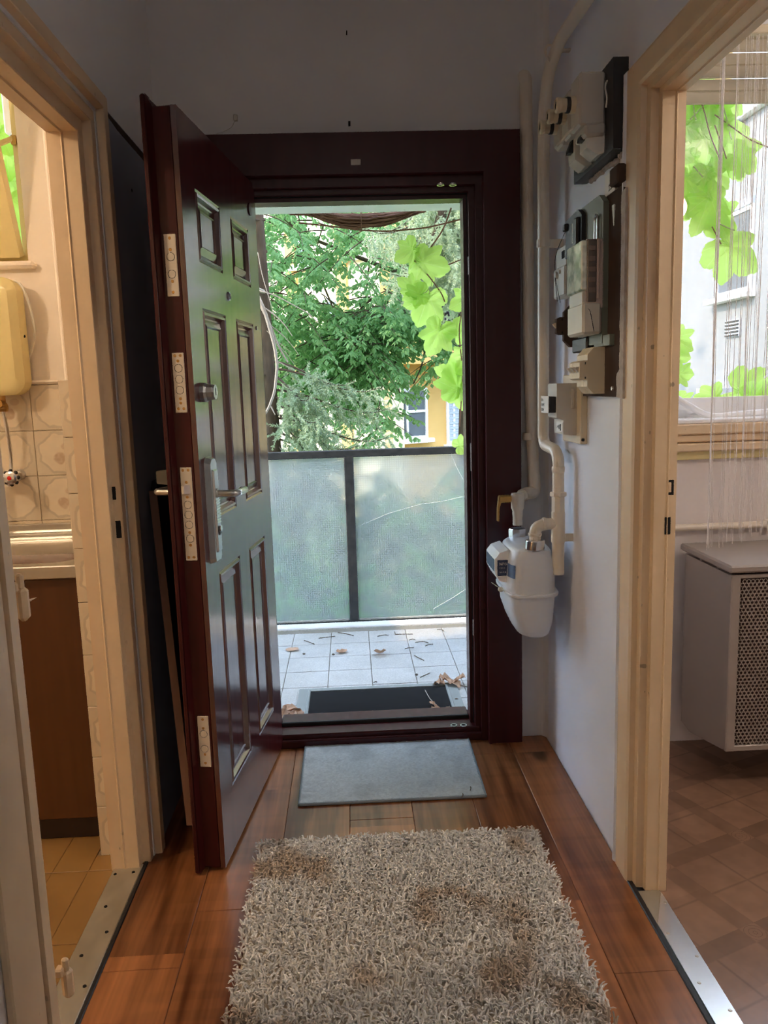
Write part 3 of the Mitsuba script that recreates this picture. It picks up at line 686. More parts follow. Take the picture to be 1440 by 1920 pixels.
part(v_, 'lever', cat(rb(VX - .066, VX - .022, VY - .012, VY + .012, .905, .930, .004), hull([(VX - .066, VY - .01, .918), (VX - .056, VY - .01, .910), (VX - .066, VY + .01, .918), (VX - .056, VY + .01, .910), (VX - .070, VY - .01, .885), (VX - .064, VY - .01, .885), (VX - .070, VY + .01, .885), (VX - .064, VY + .01, .885)]), hull([(VX - .070, VY - .01, .886), (VX - .064, VY - .01, .886), (VX - .070, VY + .01, .886), (VX - .064, VY + .01, .886), (VX - .071, VY - .01, .842), (VX - .065, VY - .01, .842), (VX - .071, VY + .01, .842), (VX - .065, VY + .01, .842)])), M_BRASS)

k = thing('gas_pipe', 'thick cream gas pipe bending along the corner down to the gas meter', 'pipe')
CX, CY = .645, 2.450
part(k, 'tube', tube(smooth_path([(.666, 1.30, 2.292), (.664, 2.25, 2.296), (.657, 2.49, 2.295), (.640, 2.56, 2.235), (.629, 2.574, 2.12), (.628, 2.575, 1.9), (.628, 2.575, 1.128), (.630, 2.56, 1.104), (.642, 2.475, 1.094), (CX, CY, 1.068), (CX, CY, .70)], .05, 8), .0182, 16), M_PIPE, smooth=50)
for fit in (lathe([(.0182, .965), (.027, .963), (.027, .952), (.021, .950), (.021, .905), (.0185, .890)], 8, (CX, CY, 0)), lathe([(.0186, .905), (.0215, .900), (.0215, .83), (.0225, .828), (.0225, .808), (.0195, .800), (.0195, .706), (.0175, .700), (0, .700)], 18, (CX, CY, 0)), lathe([(.0182, 1.045), (.0205, 1.042), (.0205, 1.03), (.0182, 1.026)], 16, (CX, CY, 0))): part(k, 'fitting', fit, M_PIPE, smooth=40)
part(k, 'elbow', tube(smooth_path([(CX, CY, .864), (.600, CY, .864), (.572, CY, .852), (.571, CY, .795)], .034, 7), [.0165] * 1 + [.0185] * 14 + [.0185] if 0 else .0182, 14), M_PIPE, smooth=50)
for fit in (lathe([(.0185, 0), (.021, .002), (.021, .010), (.0185, .012)], 16, (.571, CY, .826)), lathe([(.0185, 0), (.021, .002), (.021, .010), (.0185, .012)], 16, (.594, CY, .864), 'x')): part(k, 'elbow_rim', fit, M_PIPE, smooth=40)
for (x, y, z) in ((.628, 2.575, 1.735), (CX, CY, .818)):
    b = part(k, 'bracket', cat(rb(x, .6925, y - .004, y + .004, z - .013, z + .013, .002), lathe([(.0185, -.012), (.0215, -.012), (.0215, .012), (.0185, .012)], 16, (x, y, z))), M_PIPE)
part(k, 'pipe_clip', cat(tube([(.640 + .0225 * math.cos(a), 2.528 + .02 * math.cos(a), 2.272 + .0225 * math.sin(a)) for a in np.linspace(0, 2 * np.pi, 19)], .0035, 6), rb(.655, .694, 2.50, 2.52, 2.27, 2.275, .001)), M_PIPE)

# ================================================================ GAS METER
k = thing('gas_meter', 'light grey gas meter hanging on the pipes beside the entrance door', 'gas meter')
MX, MY = .566, 2.558
def sect(hx, hy, z, e=4.0, n=40, dx=0):
    a = np.arange(n) * 2 * np.pi / n; c, s = np.cos(a), np.sin(a)
    return np.stack([MX + dx + hx * np.sign(c) * np.abs(c) ** (2 / e), MY + hy * np.sign(s) * np.abs(s) ** (2 / e), np.full(n, z)], 1)
def loft(secs):
    n = len(secs[0]); v = np.vstack(secs); k_ = len(secs)
    i, j = np.meshgrid(np.arange(k_ - 1), np.arange(n), indexing='ij'); j2 = (j + 1) % n
    q_ = np.stack([i * n + j, i * n + j2, (i + 1) * n + j2, (i + 1) * n + j], -1).reshape(-1, 4)
    f = np.vstack([q_[:, [0, 1, 2]], q_[:, [0, 2, 3]]]); v = np.vstack([v, secs[0].mean(0), secs[-1].mean(0)])
    a = np.arange(n); b = (a + 1) % n
    f = np.vstack([f, np.stack([np.full(n, k_ * n), b, a], 1), np.stack([np.full(n, k_ * n + 1), (k_ - 1) * n + a, (k_ - 1) * n + b], 1)])
    return trimesh.Trimesh(v, f, process=False)
part(k, 'upper_shell', loft([sect(.078, .135, .640), sect(.077, .134, .70), sect(.072, .130, .75), sect(.064, .124, .776), sect(.056, .118, .786, 3), sect(.03, .09, .789, 3)]), M_METER, smooth=35)
part(k, 'flange', loft([sect(.086, .143, .632), sect(.088, .145, .635), sect(.088, .145, .640), sect(.086, .143, .643)]), M_METER, smooth=35)
part(k, 'lower_shell', loft([sect(.02, .06, .487, 2.5, dx=.02), sect(.038, .098, .490, 3, dx=.016), sect(.052, .112, .500, 3.5, dx=.010), sect(.064, .124, .535, dx=.006), sect(.075, .132, .585), sect(.078, .135, .634)]), M_METER, smooth=35)
for y in (CY, VY):
    x = .571 if y == CY else VX
    part(k, 'union_nut', lathe([(.020, .782), (.029, .784), (.031, .787), (.031, .811), (.029, .814), (.020, .816)], 12 if y == CY else 8, (x, y, 0)), M_CHROME, smooth=35)
ix = MX - .078
I2 = part(k, 'index_housing', hull([(ix + .01, 2.50, .775), (ix - .02, 2.50, .765), (ix - .036, 2.50, .745), (ix - .036, 2.50, .700), (ix - .022, 2.50, .672), (ix + .01, 2.50, .665), (ix + .01, 2.66, .775), (ix - .02, 2.66, .765), (ix - .036, 2.66, .745), (ix - .036, 2.66, .700), (ix - .022, 2.66, .672), (ix + .01, 2.66, .665)]), M_WHITE)
part(I2, 'name_plate', cat(rb(ix - .028, ix + .006, 2.4978, 2.500, .690, .742, .0006), rb(ix - .037, ix - .035, 2.51, 2.65, .702, .742, .0006)), M_NAVY)
tm = lambda s, h, x, z, m: part(I2, 'lettering', xf(meshkit.text_mesh(s, h, .0004), R=rotx(math.pi / 2), t=(x, 2.4977, z)), m)
tm('NPG4', .0085, ix - .022, .725, M_LABEL); tm('0.04 m', .004, ix - .022, .714, M_LABEL); tm('G4 0.5', .005, ix - .022, .700, M_LABEL)
cs = np.radians(np.linspace(196, 232, 9)); arc = lambda g, z: [(MX + (.076 + g) * np.sign(math.cos(a)) * abs(math.cos(a)) ** .5, MY + (.1335 + g) * np.sign(math.sin(a)) * abs(math.sin(a)) ** .5, z) for a in cs]
pv = arc(.0012, .692) + arc(.0002, .735); part(k, 'side_plate', tri(pv, [[i, i + 1, i + 10, i + 9] for i in range(8)]), mat('blue', pr((.10, .16, .30), .35)))
part(k, 'seal', cat(sphere((ix - .018, 2.50, .645), .009), tube([(ix - .02, 2.5, .648), (ix - .05, 2.49, .672)], .0012, 5)), M_PALE)

# ================================================================ ELECTRICAL BOARDS ON THE RIGHT WALL
def DX(px, py, x): return at(px, py, x=x)[1:]
k = thing('fuse_board', 'black wall board carrying old screw fuses and two switches, highest on the right wall', 'fuse board')
fb = Polygon([(1.990, 1.862), (2.012, 2.060), (2.075, 2.062), (2.40, 2.062), (2.40, 1.850), (2.37, 1.842)])
part(k, 'back_plate', ext(Polygon([(1.992, 1.852), (2.00, 2.060), (2.33, 2.060), (2.33, 1.852)]), .655, .692, 'yz'), M_BLACK)
part(k, 'plaster_edge', cat([xf(sphere((0, 0, 0), .008, 1), t=(.690, 1.99 + rng.uniform(-.008, .012), z)) for z in np.linspace(1.855, 1.97, 9)] + [xf(sphere((0, 0, 0), .008, 1), t=(.690, y, 1.847 + rng.uniform(-.006, .004))) for y in np.linspace(1.99, 2.28, 18)]), M_PLASTER)
part(k, 'wire_bit', tube(smooth_path([(.652, 2.035, 2.02), (.645, 2.03, 2.005), (.648, 2.02, 1.975), (.646, 2.024, 1.955)], .01, 4), .0022, 6), M_PALE)
# stepped cream housing (three screw-in fuse bases side by side), seen along the wall
b_ = part(k, 'fuse_housing', cat(rb(.590, .656, 2.055, 2.135, 1.925, 2.050, .006), rb(.603, .656, 2.050, 2.14, 1.90, 1.93, .006)), M_GREYP)
part(k, 'fuse_housing', rb(.588, .656, 2.142, 2.215, 1.93, 2.045, .010), M_GREYP)
part(k, 'fuse_housing', rb(.588, .656, 2.222, 2.30, 1.93, 2.045, .010), M_GREYP)
for y, z in ((2.095, 1.985), (2.178, 1.985), (2.262, 1.985)):
    c_ = part(k, 'fuse_cap', lathe([(.020, 0), (.020, .012), (.016, .014), (.0165, .034), (.018, .036), (.018, .046), (.013, .050), (.0125, .046), (0, .046)], 18, (.590, y, z), '-x'), M_CREAMP, smooth=35)
    part(c_, 'fuse_window', disc_x(y, z, .5445, .5435, .0125, 16, .0003), M_HOLE)
    part(c_, 'dark_ring', lathe([(.0182, 0), (.0188, .001), (.0188, .009), (.0182, .010)], 18, (.577, y, z), '-x'), M_BLACK)
for y0 in (2.060, 2.165):
    s_ = part(k, 'switch', hull([(.655, y, z) for y in (y0, y0 + .075) for z in (1.862, 1.945)] + [(.613, y, z) for y in (y0 + .008, y0 + .067) for z in (1.877, 1.945)] + [(.640, y, 1.858) for y in (y0 + .004, y0 + .071)]), M_PALE)
    part(s_, 'toggle', hull([(.614, y, z) for y in (y0 + .022, y0 + .05) for z in (1.898, 1.94)] + [(.600, y, 1.898) for y in (y0 + .022, y0 + .05)] + [(.601, y, 1.906) for y in (y0 + .022, y0 + .05)]), M_BLACK)
part(k, 'cable_stub', tube(smooth_path([(.60, 2.09, 1.945), (.585, 2.11, 1.93), (.560, 2.15, 1.905)], .02, 4), .0035, 7), M_PALE)

k = thing('junction_box', 'small grey junction box with a paper label between the two boards', 'junction box')
part(k, 'box', rb(.660, .692, 1.975, 2.035, 1.772, 1.815, .004), M_BOARD)
part(k, 'label_plate', rb(.676, .692, 2.04, 2.12, 1.768, 1.822, .001), M_LABEL)
part(k, 'mark', rb(.6752, .6765, 2.055, 2.075, 1.800, 1.815, .0003), M_HOLE)
lt = xf(meshkit.text_mesh('15', .016, .0006), R=np.array([[0, 0, -1.0], [-1, 0, 0], [0, 1, 0]]), t=(.6759, 2.09, 1.776)); part(k, 'lettering', lt, M_INK)

k = thing('meter_board', 'tall brown-grey board behind the electricity meter on the right wall', 'board')
part(k, 'plate', ext(Polygon([(1.968, 1.268), (1.968, 1.755), (1.99, 1.768), (2.30, 1.768), (2.30, 1.262), (1.98, 1.262)]), .677, .692, 'yz'), M_BOARD)
part(k, 'inner_plate', ext(Polygon([(2.085, 1.40), (2.085, 1.752), (2.12, 1.775), (2.30, 1.775), (2.30, 1.40)]), .662, .678, 'yz'), M_OLIVE)
ed = [(1.992, 1.262), (1.978, 1.262), (1.966, 1.268), (1.966, 1.755), (1.962, 1.765)]
jz = np.linspace(1.262, 1.75, 44); jy = 1.983 + .013 * (meshkit.fbm(np.stack([jz * 25, jz * 0, jz * 0], 1), 3) - .35)
part(k, 'peeled_plaster', ext(Polygon([(1.958, 1.258)] + [(y, z) for y, z in zip(jy + np.where(jz < 1.33, .022, 0), jz)] + [(1.958, 1.755)]), .675, .692, 'yz'), M_PLASTER)
part(k, 'screw', disc_x(2.035, 1.283, .677, .672, .006, 10), M_STEEL)
part(k, 'cable_tag', hull([(.674, 2.055, 1.735), (.674, 2.037, 1.735), (.674, 2.050, 1.715), (.674, 2.045, 1.715), (.677, 2.055, 1.735), (.677, 2.037, 1.735), (.677, 2.05, 1.685), (.677, 2.045, 1.685)]), M_PALE)
part(k, 'lower_flap', rb(.664, .678, 2.03, 2.16, 1.392, 1.42, .001), M_OLIVE)

k = thing('electricity_meter', 'pinkish white electricity meter with a shiny glass window on the tall board', 'electricity meter')
y0, y1, xf0, xb = 2.085, 2.225, .610, .664
part(k, 'case', cat(ext(Polygon([(y0, 1.49), (y0, 1.655), (y0 + .006, 1.662), (y1 - .006, 1.662), (y1, 1.655), (y1, 1.49)]), xf0 + .012, xb, 'yz'), rb(xf0 + .008, xb, y0, y1, 1.425, 1.495, .007)), mat('meterpink', pr((.56, .44, .38), .45)))
part(k, 'terminal_cover', rb(xf0, xf0 + .05, y0 - .003, y1 + .003, 1.424, 1.505, .006), M_PALE)
part(k, 'front_label', rb(xf0 + .003, xf0 + .014, y0 + .012, y1 - .006, 1.500, 1.535, .002), M_PALE)
part(k, 'window', rb(xf0 - .002, xf0 + .014, y0 + .004, y1 + .002, 1.535, 1.660, .003), M_DIAL)
part(k, 'side_window', rb(xf0 + .012, xf0 + .036, y0 - .003, y0 + .01, 1.505, 1.660, .002), mat('smoke', pr((.11, .09, .08), .15)))
for i in range(5): part(k, 'side_mark', rb(xf0 + .016, xf0 + .033, y0 - .0045, y0 - .002, 1.528 + .026 * i, 1.541 + .026 * i, .0008), mat('smoke2', pr((.20, .15, .125), .3)) if i == 0 else 'mat_smoke2')
part(k, 'side_rail', rb(xf0 + .036, xf0 + .044, y0 - .004, y0 + .004, 1.512, 1.662, .002), 'mat_meterpink')
part(k, 'hanger', cat(tube([(.655, 2.12 + .010 * math.cos(a), 1.712 + .014 * math.sin(a) if math.sin(a) > 0 else 1.712) for a in np.linspace(0, math.pi, 13)], .0035, 7), tube([(.655, 2.13, 1.712), (.655, 2.13, 1.658)], .0035, 7), tube([(.655, 2.11, 1.712), (.655, 2.11, 1.658)], .0035, 7)), M_CHROME)
part(k, 'seal_wire', tube(smooth_path([(.612, 2.088, 1.49), (.628, 2.081, 1.488), (.632, 2.081, 1.47), (.640, 2.081, 1.43)], .01, 4), .0008, 4), M_INK)

k = thing('black_bracket', 'black slotted holder above and behind the electricity meter', 'bracket')
part(k, 'case', cat(ext(Polygon([(2.235, 1.66), (2.235, 1.752), (2.27, 1.772), (2.39, 1.765), (2.40, 1.66)]), .650, .692, 'yz'), rb(.640, .652, 2.37, 2.395, 1.735, 1.755, .003), rb(.640, .652, 2.25, 2.29, 1.66, 1.75, .004)), M_BLACK)
part(k, 'slot', rb(.6485, .6505, 2.305, 2.325, 1.69, 1.745, .0005), M_GREYP)

k = thing('time_relay', 'flat pale grey relay box with seal wires left of the electricity meter', 'relay')
part(k, 'case', cat(rb(.648, .692, 2.40, 2.525, 1.558, 1.645, .004), rb(.654, .692, 2.402, 2.52, 1.645, 1.705, .003)), M_PALE)
part(k, 'display', rb(.6525, .6545, 2.42, 2.45, 1.668, 1.69, .0005), M_HOLE)
part(k, 'knob', cat(disc_x(2.48, 1.625, .648, .640, .011, 14), disc_x(2.445, 1.632, .648, .642, .007, 12)), M_GREYP)
part(k, 'seal_wire', cat(tube(smooth_path([(.640, 2.49, 1.62), (.645, 2.50, 1.68), (.652, 2.46, 1.72), (.662, 2.38, 1.765)], .03, 6), .0009, 4), tube([(.640, 2.478, 1.618), (.646, 2.47, 1.545)], .0009, 4), tube([(.640, 2.474, 1.618), (.647, 2.44, 1.54)], .0009, 4)), M_INK)
part(k, 'backing', rb(.680, .692, 2.385, 2.40, 1.55, 1.71, .001), M_OLIVE)


def breaker(key, label, group, y0, w, z0, h, xb, d, mcase, mfront, n=1):
    """A DIN rail circuit breaker: stepped profile in the x-z plane, standing out of the wall towards -x."""
    out = []
    for i in range(n):
        ya = y0 + i * w
        kk = thing(key, label, 'circuit breaker', group)
        pf = [(xb, z0), (xb, z0 + h), (xb - d * .45, z0 + h), (xb - d * .70, z0 + h * .84), (xb - d * .70, z0 + h * .72), (xb - d * .86, z0 + h * .72), (xb - d, z0 + h * .68), (xb - d, z0 + h * .34), (xb - d * .86, z0 + h * .30), (xb - d * .70, z0 + h * .30), (xb - d * .70, z0 + h * .16), (xb - d * .45, z0)]
        part(kk, 'case', ext(Polygon(pf), ya + .0008, ya + w - .0008, 'xz'), mcase)
        part(kk, 'lever', hull([(xb - d + .002, y, z) for y in (ya + w * .25, ya + w * .75) for z in (z0 + h * .44, z0 + h * .60)] + [(xb - d - .010, y, z0 + h * .56) for y in (ya + w * .25, ya + w * .75)]), mfront)
        for fz in (.35, .66): part(kk, 'screw_hole', rb(xb - d * .80, xb - d * .76, ya - .0002, ya + .001, z0 + h * fz - .003, z0 + h * fz + .003, .0003), M_HOLE)
        out.append(kk)
    return out


breaker('circuit_breaker', 'brown circuit breaker hanging alone below the relay box', None, 2.36, .022, 1.405, .120, .690, .075, M_BOARD, M_CREAMP)
for i, lab in enumerate(('tan circuit breaker nearest the right doorway in the row of three', 'middle tan circuit breaker in the row of three under the electricity meter', 'tan circuit breaker nearest the gas pipe in the row of three')):
    breaker('circuit_breaker', lab, 'row of three tan breakers', 2.105 + .033 * i, .033, 1.270, .122, .680, .070, M_CREAMP, M_GREYP)
k = thing('rail_base', 'black mounting base showing between the breakers and the meter', 'base')
part(k, 'base', rb(.655, .692, 2.20, 2.34, 1.385, 1.425, .004), M_BLACK)
k = thing('residual_breaker', 'grey fuse box with a pale label, lowest of the boxes on the right wall', 'fuse box')
part(k, 'back_plate', rb(.672, .692, 2.305, 2.50, 1.122, 1.325, .002), M_CREAMP)
part(k, 'case', ext(Polygon([(.673, 1.145), (.673, 1.30), (.612, 1.30), (.612, 1.200), (.632, 1.192), (.632, 1.150)]), 2.345, 2.45, 'xz'), M_GREYP)
part(k, 'front_block', rb(.590, .613, 2.355, 2.44, 1.215, 1.262, .002), M_BLACK)
part(k, 'label_plate', rb(.5885, .591, 2.353, 2.442, 1.213, 1.264, .001), M_LABEL)
for i, s in enumerate(('25 A', 'Fi 0.03', '230 V')):
    part(k, 'lettering', xf(meshkit.text_mesh(s, .0085, .0004), R=np.array([[0, 0, -1.0], [-1, 0, 0], [0, 1, 0]]), t=(.5883, 2.438, 1.248 - .0145 * i)), M_INK)
part(k, 'lower_label', rb(.6305, .6325, 2.35, 2.42, 1.155, 1.187, .001), M_LABEL)
part(k, 'arrow_mark', cat(*[rb(.6297, .6307, 2.366 + .016 * i, 2.376 + .016 * i, 1.160 + .004 * i, 1.180 - .003 * i, .0003) for i in range(3)]), M_INK)
part(k, 'latch', cat(rb(.655, .665, 2.342, 2.347, 1.225, 1.285, .002)), M_GREYP)
part(k, 'screw', disc_y(.679, 1.135, 2.306, 2.302, .005, 8), M_BLACK)
# ================================================================ KITCHEN THINGS
k = thing('sink_unit', 'stainless steel kitchen sink top over the brown cabinet', 'sink')
SX0, SX1, SY0, SY1, SZ = -1.62, -.765, 2.195, 2.69, .842
def rrect(x0, x1, y0, y1, r, n=6):
    return [(cx + r * math.cos(a), cy + r * math.sin(a)) for cx, cy, a0 in ((x1 - r, y1 - r, 0), (x0 + r, y1 - r, .5), (x0 + r, y0 + r, 1), (x1 - r, y0 + r, 1.5)) for a in np.linspace(a0 * math.pi, (a0 + .5) * math.pi, n)]
bas = rrect(-1.40, -.80, 2.245, 2.575, .07)
part(k, 'deck', ext(Polygon([(SX0, SY0), (SX1, SY0), (SX1, SY1), (SX0, SY1)], [bas]), SZ - .002, SZ, 'xy'), M_SINK)
secs = []
for s, z in ((1.0, SZ), (.985, SZ - .008), (.95, SZ - .06), (.93, SZ - .12), (.80, SZ - .15), (.05, SZ - .153)):
    secs.append(np.array([(-1.10 + (x + 1.10) * s, 2.41 + (y - 2.41) * s, z) for x, y in bas]))
n_b = len(bas); vb = np.vstack(secs); ii, jj = np.meshgrid(np.arange(len(secs) - 1), np.arange(n_b), indexing='ij')
part(k, 'basin', tri(vb, np.stack([ii * n_b + jj, ii * n_b + (jj + 1) % n_b, (ii + 1) * n_b + (jj + 1) % n_b, (ii + 1) * n_b + jj], -1).reshape(-1, 4)), M_SINK, smooth=50)
part(k, 'apron', rb(SX0, SX1, SY0 - .002, SY0 + .006, .806, SZ + .001, .003), M_SINK)
part(k, 'upstand', cat(rb(SX0, SX1, 2.672, 2.69, SZ, .888, .003), tube([(SX0, 2.668, .862), (SX1, 2.668, .862)], .006, 8), tube([(SX0, 2.64, .846), (SX1, 2.64, .846)], .006, 8), tube([(SX0, 2.60, .844), (SX1, 2.60, .844)], .005, 8)), M_SINK)
k = thing('sink_cabinet', 'dark brown wooden cabinet under the sink', 'cabinet')
part(k, 'door', rb(-1.19, SX1 - .006, 2.212, 2.230, .082, .803, .002), M_CABINET)
part(k, 'door', rb(-1.61, -1.194, 2.212, 2.230, .082, .803, .002), M_CABINET)
part(k, 'body', rb(-1.615, SX1 - .003, 2.231, 2.685, .08, .805, .002), M_CABINET)
part(k, 'plinth', rb(-1.61, SX1 - .004, 2.250, 2.68, 0, .08, .002), M_PLINTH)

k = thing('water_heater', 'cream coloured small water heater on the kitchen wall', 'water heater')
hx0, hx1, hz0, hz1, hy0, hy1 = -1.45, at(42, 690, y=2.60)[0], at(20, 741, y=2.60)[2], at(10, 518, y=2.60)[2], 2.590, 2.685
def rbox_xz(x0, x1, z0, z1, r, ya, yb, inset):
    a, b = rrect(x0, x1, z0, z1, r, 8), rrect(x0 + inset, x1 - inset, z0 + inset, z1 - inset, r * .8, 8)
    return hull([(x, ya + inset, z) for x, z in a] + [(x, yb, z) for x, z in a] + [(x, ya, z) for x, z in b])
part(k, 'shell', rbox_xz(hx0, hx1, hz0, hz1, .045, hy0, hy1 - .02, .020), M_BOILER, smooth=40)
part(k, 'back_rim', rbox_xz(hx0 + .012, hx1 - .010, hz0 + .012, hz1 - .012, .04, hy1 - .03, 2.69, .002), M_PALE)
part(k, 'screw', disc_x(2.64, 1.50, hx1 - .001, hx1 + .003, .004, 8), M_HOLE)
FX = at(3, 752, y=2.62)[0]
part(k, 'fitting', cat(lathe([(0, 0), (.016, 0), (.018, .008), (.018, .02), (.012, .03), (.012, .05)], 14, (FX, 2.62, 1.265)), lathe([(0, 0), (.014, 0), (.014, .03), (0, .03)], 10, (FX, 2.62, 1.29), '-y')), M_BRASS)
part(k, 'pipe', tube(smooth_path([(FX, 2.62, 1.28), (FX + .005, 2.63, 1.20), (FX + .0, 2.65, 1.10), (FX - .03, 2.68, 1.02)], .04, 6), .006, 8), M_CHROME, smooth=60)
c0 = [at(24, 529, y=2.655), at(45, 545, y=2.64), at(60, 590, y=2.65), at(65, 625, y=2.665), at(58, 660, y=2.67), at(44, 697, y=2.68), at(36, 722, y=2.685)]
k = thing('power_cable', 'cream power cable looping out of the side of the water heater', 'cable')
from scipy.interpolate import CubicSpline
tt = np.linspace(0, 1, len(c0)); part(k, 'cable', tube(CubicSpline(tt, np.array(c0))(np.linspace(0, 1, 40)), .0042, 8), M_PALE, smooth=60)

k = thing('hot_tap', 'chrome tap on the tiles with a red dot on its handle', 'tap')
tp = at(24, 895, y=2.60)
part(k, 'body', cat(lathe([(0, 0), (.018, 0), (.018, .03), (.013, .035), (.013, .075), (.016, .08), (.016, .095)], 16, tp + [-.012, .09, 0], '-y'), tube(smooth_path([tp + [-.012, .03, 0], tp + [-.08, .03, .0], tp + [-.11, -.05, .005], tp + [-.13, -.12, -.02]], .03, 6), .012, 10)), M_CHROME, smooth=40)
hh = part(k, 'handle', cat(lathe([(0, 0), (.013, 0), (.021, .008), (.023, .016), (.021, .026), (.012, .031), (0, .031)], 20, tp + [0, .004, .0], '-y')), M_CHROME, smooth=40)
for a in np.arange(8) * math.pi / 4: part(hh, 'grip', sphere(tp + np.array([.022 * math.cos(a), -.012, .022 * math.sin(a)]), .0065, 1), M_BLACK)
part(hh, 'red_dot', lathe([(.007, 0), (.007, .001), (0, .002)], 14, tp + [0, -.027, 0], '-y'), M_RED)

k = thing('kitchen_lamp', 'glowing bulb hanging in the kitchen', 'lamp')
KL = (-1.75, 1.25, 2.30)
scene[nm(k + '__bulb')] = {**mikit.ply(sphere(KL, .05, 2), M_WHITE, True), 'emitter': {'type': 'area', 'radiance': {'type': 'rgb', 'value': [60 * c for c in KITCHEN_LAMP]}}}
part(k, 'cord', tube([(KL[0], KL[1], CZ), (KL[0], KL[1], KL[2] + .05)], .004, 6), M_PALE)

# ================================================================ RIGHT ROOM THINGS
k = thing('gas_heater', 'brown-grey convector heater with a perforated front under the window', 'heater')
X0, YF, YB = 1.130, 2.290, 2.62
body = Polygon([(YB, .110), (2.55, .100), (YF + .02, .150), (YF, .165), (YF, .712), (YB, .712)])
part(k, 'body', ext(body, X0, X0 + .012, 'yz'), M_HEATER)
part(k, 'body', ext(Polygon([(YB, .110), (2.55, .100), (YF + .03, .150), (YF + .022, .165), (YF + .022, .70), (YB, .70)]), X0 + .012, 1.78, 'yz'), M_PLINTH)
part(k, 'front_rail', cat(rb(X0, X0 + .030, YF - .001, YF + .012, .155, .714, .003), rb(X0, 1.78, YF, YF + .012, .150, .168, .002), rb(X0, 1.78, YF, YF + .012, .702, .714, .002)), M_HEATER)
pts, fcs = [], []
pch, hr, o = .0128, .0046, 0
for r in range(48):
    for c in range(46):
        cx, cz = X0 + .036 + pch * (c + .5 * (r % 2)), .172 + pch * .866 * r
        if cx > 1.77 or cz > .700: continue
        ah = np.arange(6) * math.pi / 3 + math.pi / 6; ac = np.arange(12) * math.pi / 6 + math.pi / 6
        R6 = pch / math.sqrt(3)
        rad = R6 * math.cos(math.pi / 6) / np.cos(((ac - math.pi / 6 + math.pi / 6) % (math.pi / 3)) - math.pi / 6)
        oo = np.stack([cx + rad * np.cos(ac - 0), np.full(12, YF + .002), cz + rad * np.sin(ac)], 1)
        qq = np.stack([cx + hr * np.cos(ac), np.full(12, YF + .002), cz + hr * np.sin(ac)], 1)
        pts += [oo, qq]; a_ = np.arange(12); b_2 = (a_ + 1) % 12
        fcs.append(np.stack([o + a_, o + 12 + a_, o + 12 + b_2, o + b_2], 1)); o += 24
part(k, 'perforated_grille', tri(np.vstack(pts), np.vstack(fcs)), M_HEATER, label='grille with rows of round holes')
part(k, 'top_plate', rb(X0 - .012, 1.80, YF - .014, YB + .02, .722, .746, .006), M_HEATER)
part(k, 'spacer', cat(*[rb(x, x + .02, y, y + .012, .705, .724, .001) for x, y in ((X0 + .002, 2.50), (X0 + .002, 2.38), (1.30, YF + .004), (1.5, YF + .004))]), M_HEATER)
k = thing('heating_pipe', 'thin cream pipe running along the wall above the convector heater', 'pipe')
part(k, 'tube', tube([(.78, 2.672, .792), (1.6, 2.672, .794), (2.6, 2.672, .796)], .0125, 12), M_PIPE, smooth=60)
part(k, 'clip', rb(1.435, 1.460, 2.655, 2.695, .779, .809, .003), M_PIPE)

k = thing('string_curtain', 'cream string curtain hanging in front of the window of the right room', 'curtain')
CYY = 2.50
part(k, 'rail', rb(.90, 2.45, CYY - .012, CYY + .012, 2.305, 2.33, .003), M_CREAMP)
sp = []
def strand(x, r, zb, wob=.004):
    n = 14; z = np.linspace(2.306, zb, n); ph = rng.uniform(0, 6)
    dx = wob * (np.sin(z * 2.1 + ph) + .6 * np.sin(z * 5.3 + ph * 2)); dx[0] = 0
    dx[-2:] += rng.normal(0, .004, 2); dy = .006 * np.sin(z * 3 + ph)
    sp.append(tube(np.stack([x + dx, CYY + dy, z], 1), r, 4, cap=False))
xs = lambda px: 1.139 + (px - 1320) * .00176
for px, c, w in ((1327, 12, 1.6), (1345, 1, 2), (1352, 3, 1.5), (1364, 2, 2), (1374, 3, 2), (1383, 5, 2), (1392, 1, 3), (1400, 3, 4), (1408, 2, 2), (1417, 1, 2), (1426, 4, 2), (1433, 3, 2), (1440, 4, 2)):
    for _ in range(c): strand(xs(px) + rng.normal(0, w) * .0016, rng.uniform(.0006, .0009), .755 + .0004 * (px - 1320) + rng.uniform(-.012, .03), .003)
for g in range(30):
    x0 = rng.uniform(1.36, 2.4)
    for _ in range(rng.randint(2, 6)): strand(x0 + rng.normal(0, .006), rng.uniform(.0007, .0011), .79 + rng.uniform(-.02, .03), .003)
sp.append(tube(smooth_path([(xs(1432), CYY, 1.45), (xs(1436), CYY, 1.36), (xs(1434), CYY, 1.30), (xs(1422), CYY, 1.26), (xs(1430), CYY, 1.285), (xs(1440), CYY, 1.27), (xs(1444), CYY, 1.2)], .03, 5), .0008, 4, False))
pk = part(k, 'strings', cat(sp), M_STRING, smooth=True); labels[pk] = {'label': 'thin hanging strings gathered in bunches', 'kind': 'stuff'}

for nm_, lab, pos_, rad_ in (('room_lamp', 'glowing globe lamp hanging in the right room', (2.0, .7, 2.32), ROOM_LAMP), ('hall_lamp', 'glowing globe lamp on the hallway ceiling behind the photographer', (.05, -1.25, 2.45), HALL_LAMP)):
    k = thing(nm_, lab, 'lamp')
    scene[nm(k + '__bulb')] = {**mikit.ply(sphere(pos_, .07, 2), M_WHITE, True), 'emitter': {'type': 'area', 'radiance': {'type': 'rgb', 'value': [60 * (.05 / .07) ** 2 * c for c in rad_]}}}
    part(k, 'cord', tube([(pos_[0], pos_[1], CZ), (pos_[0], pos_[1], pos_[2] + .07)], .004, 6), M_PALE)

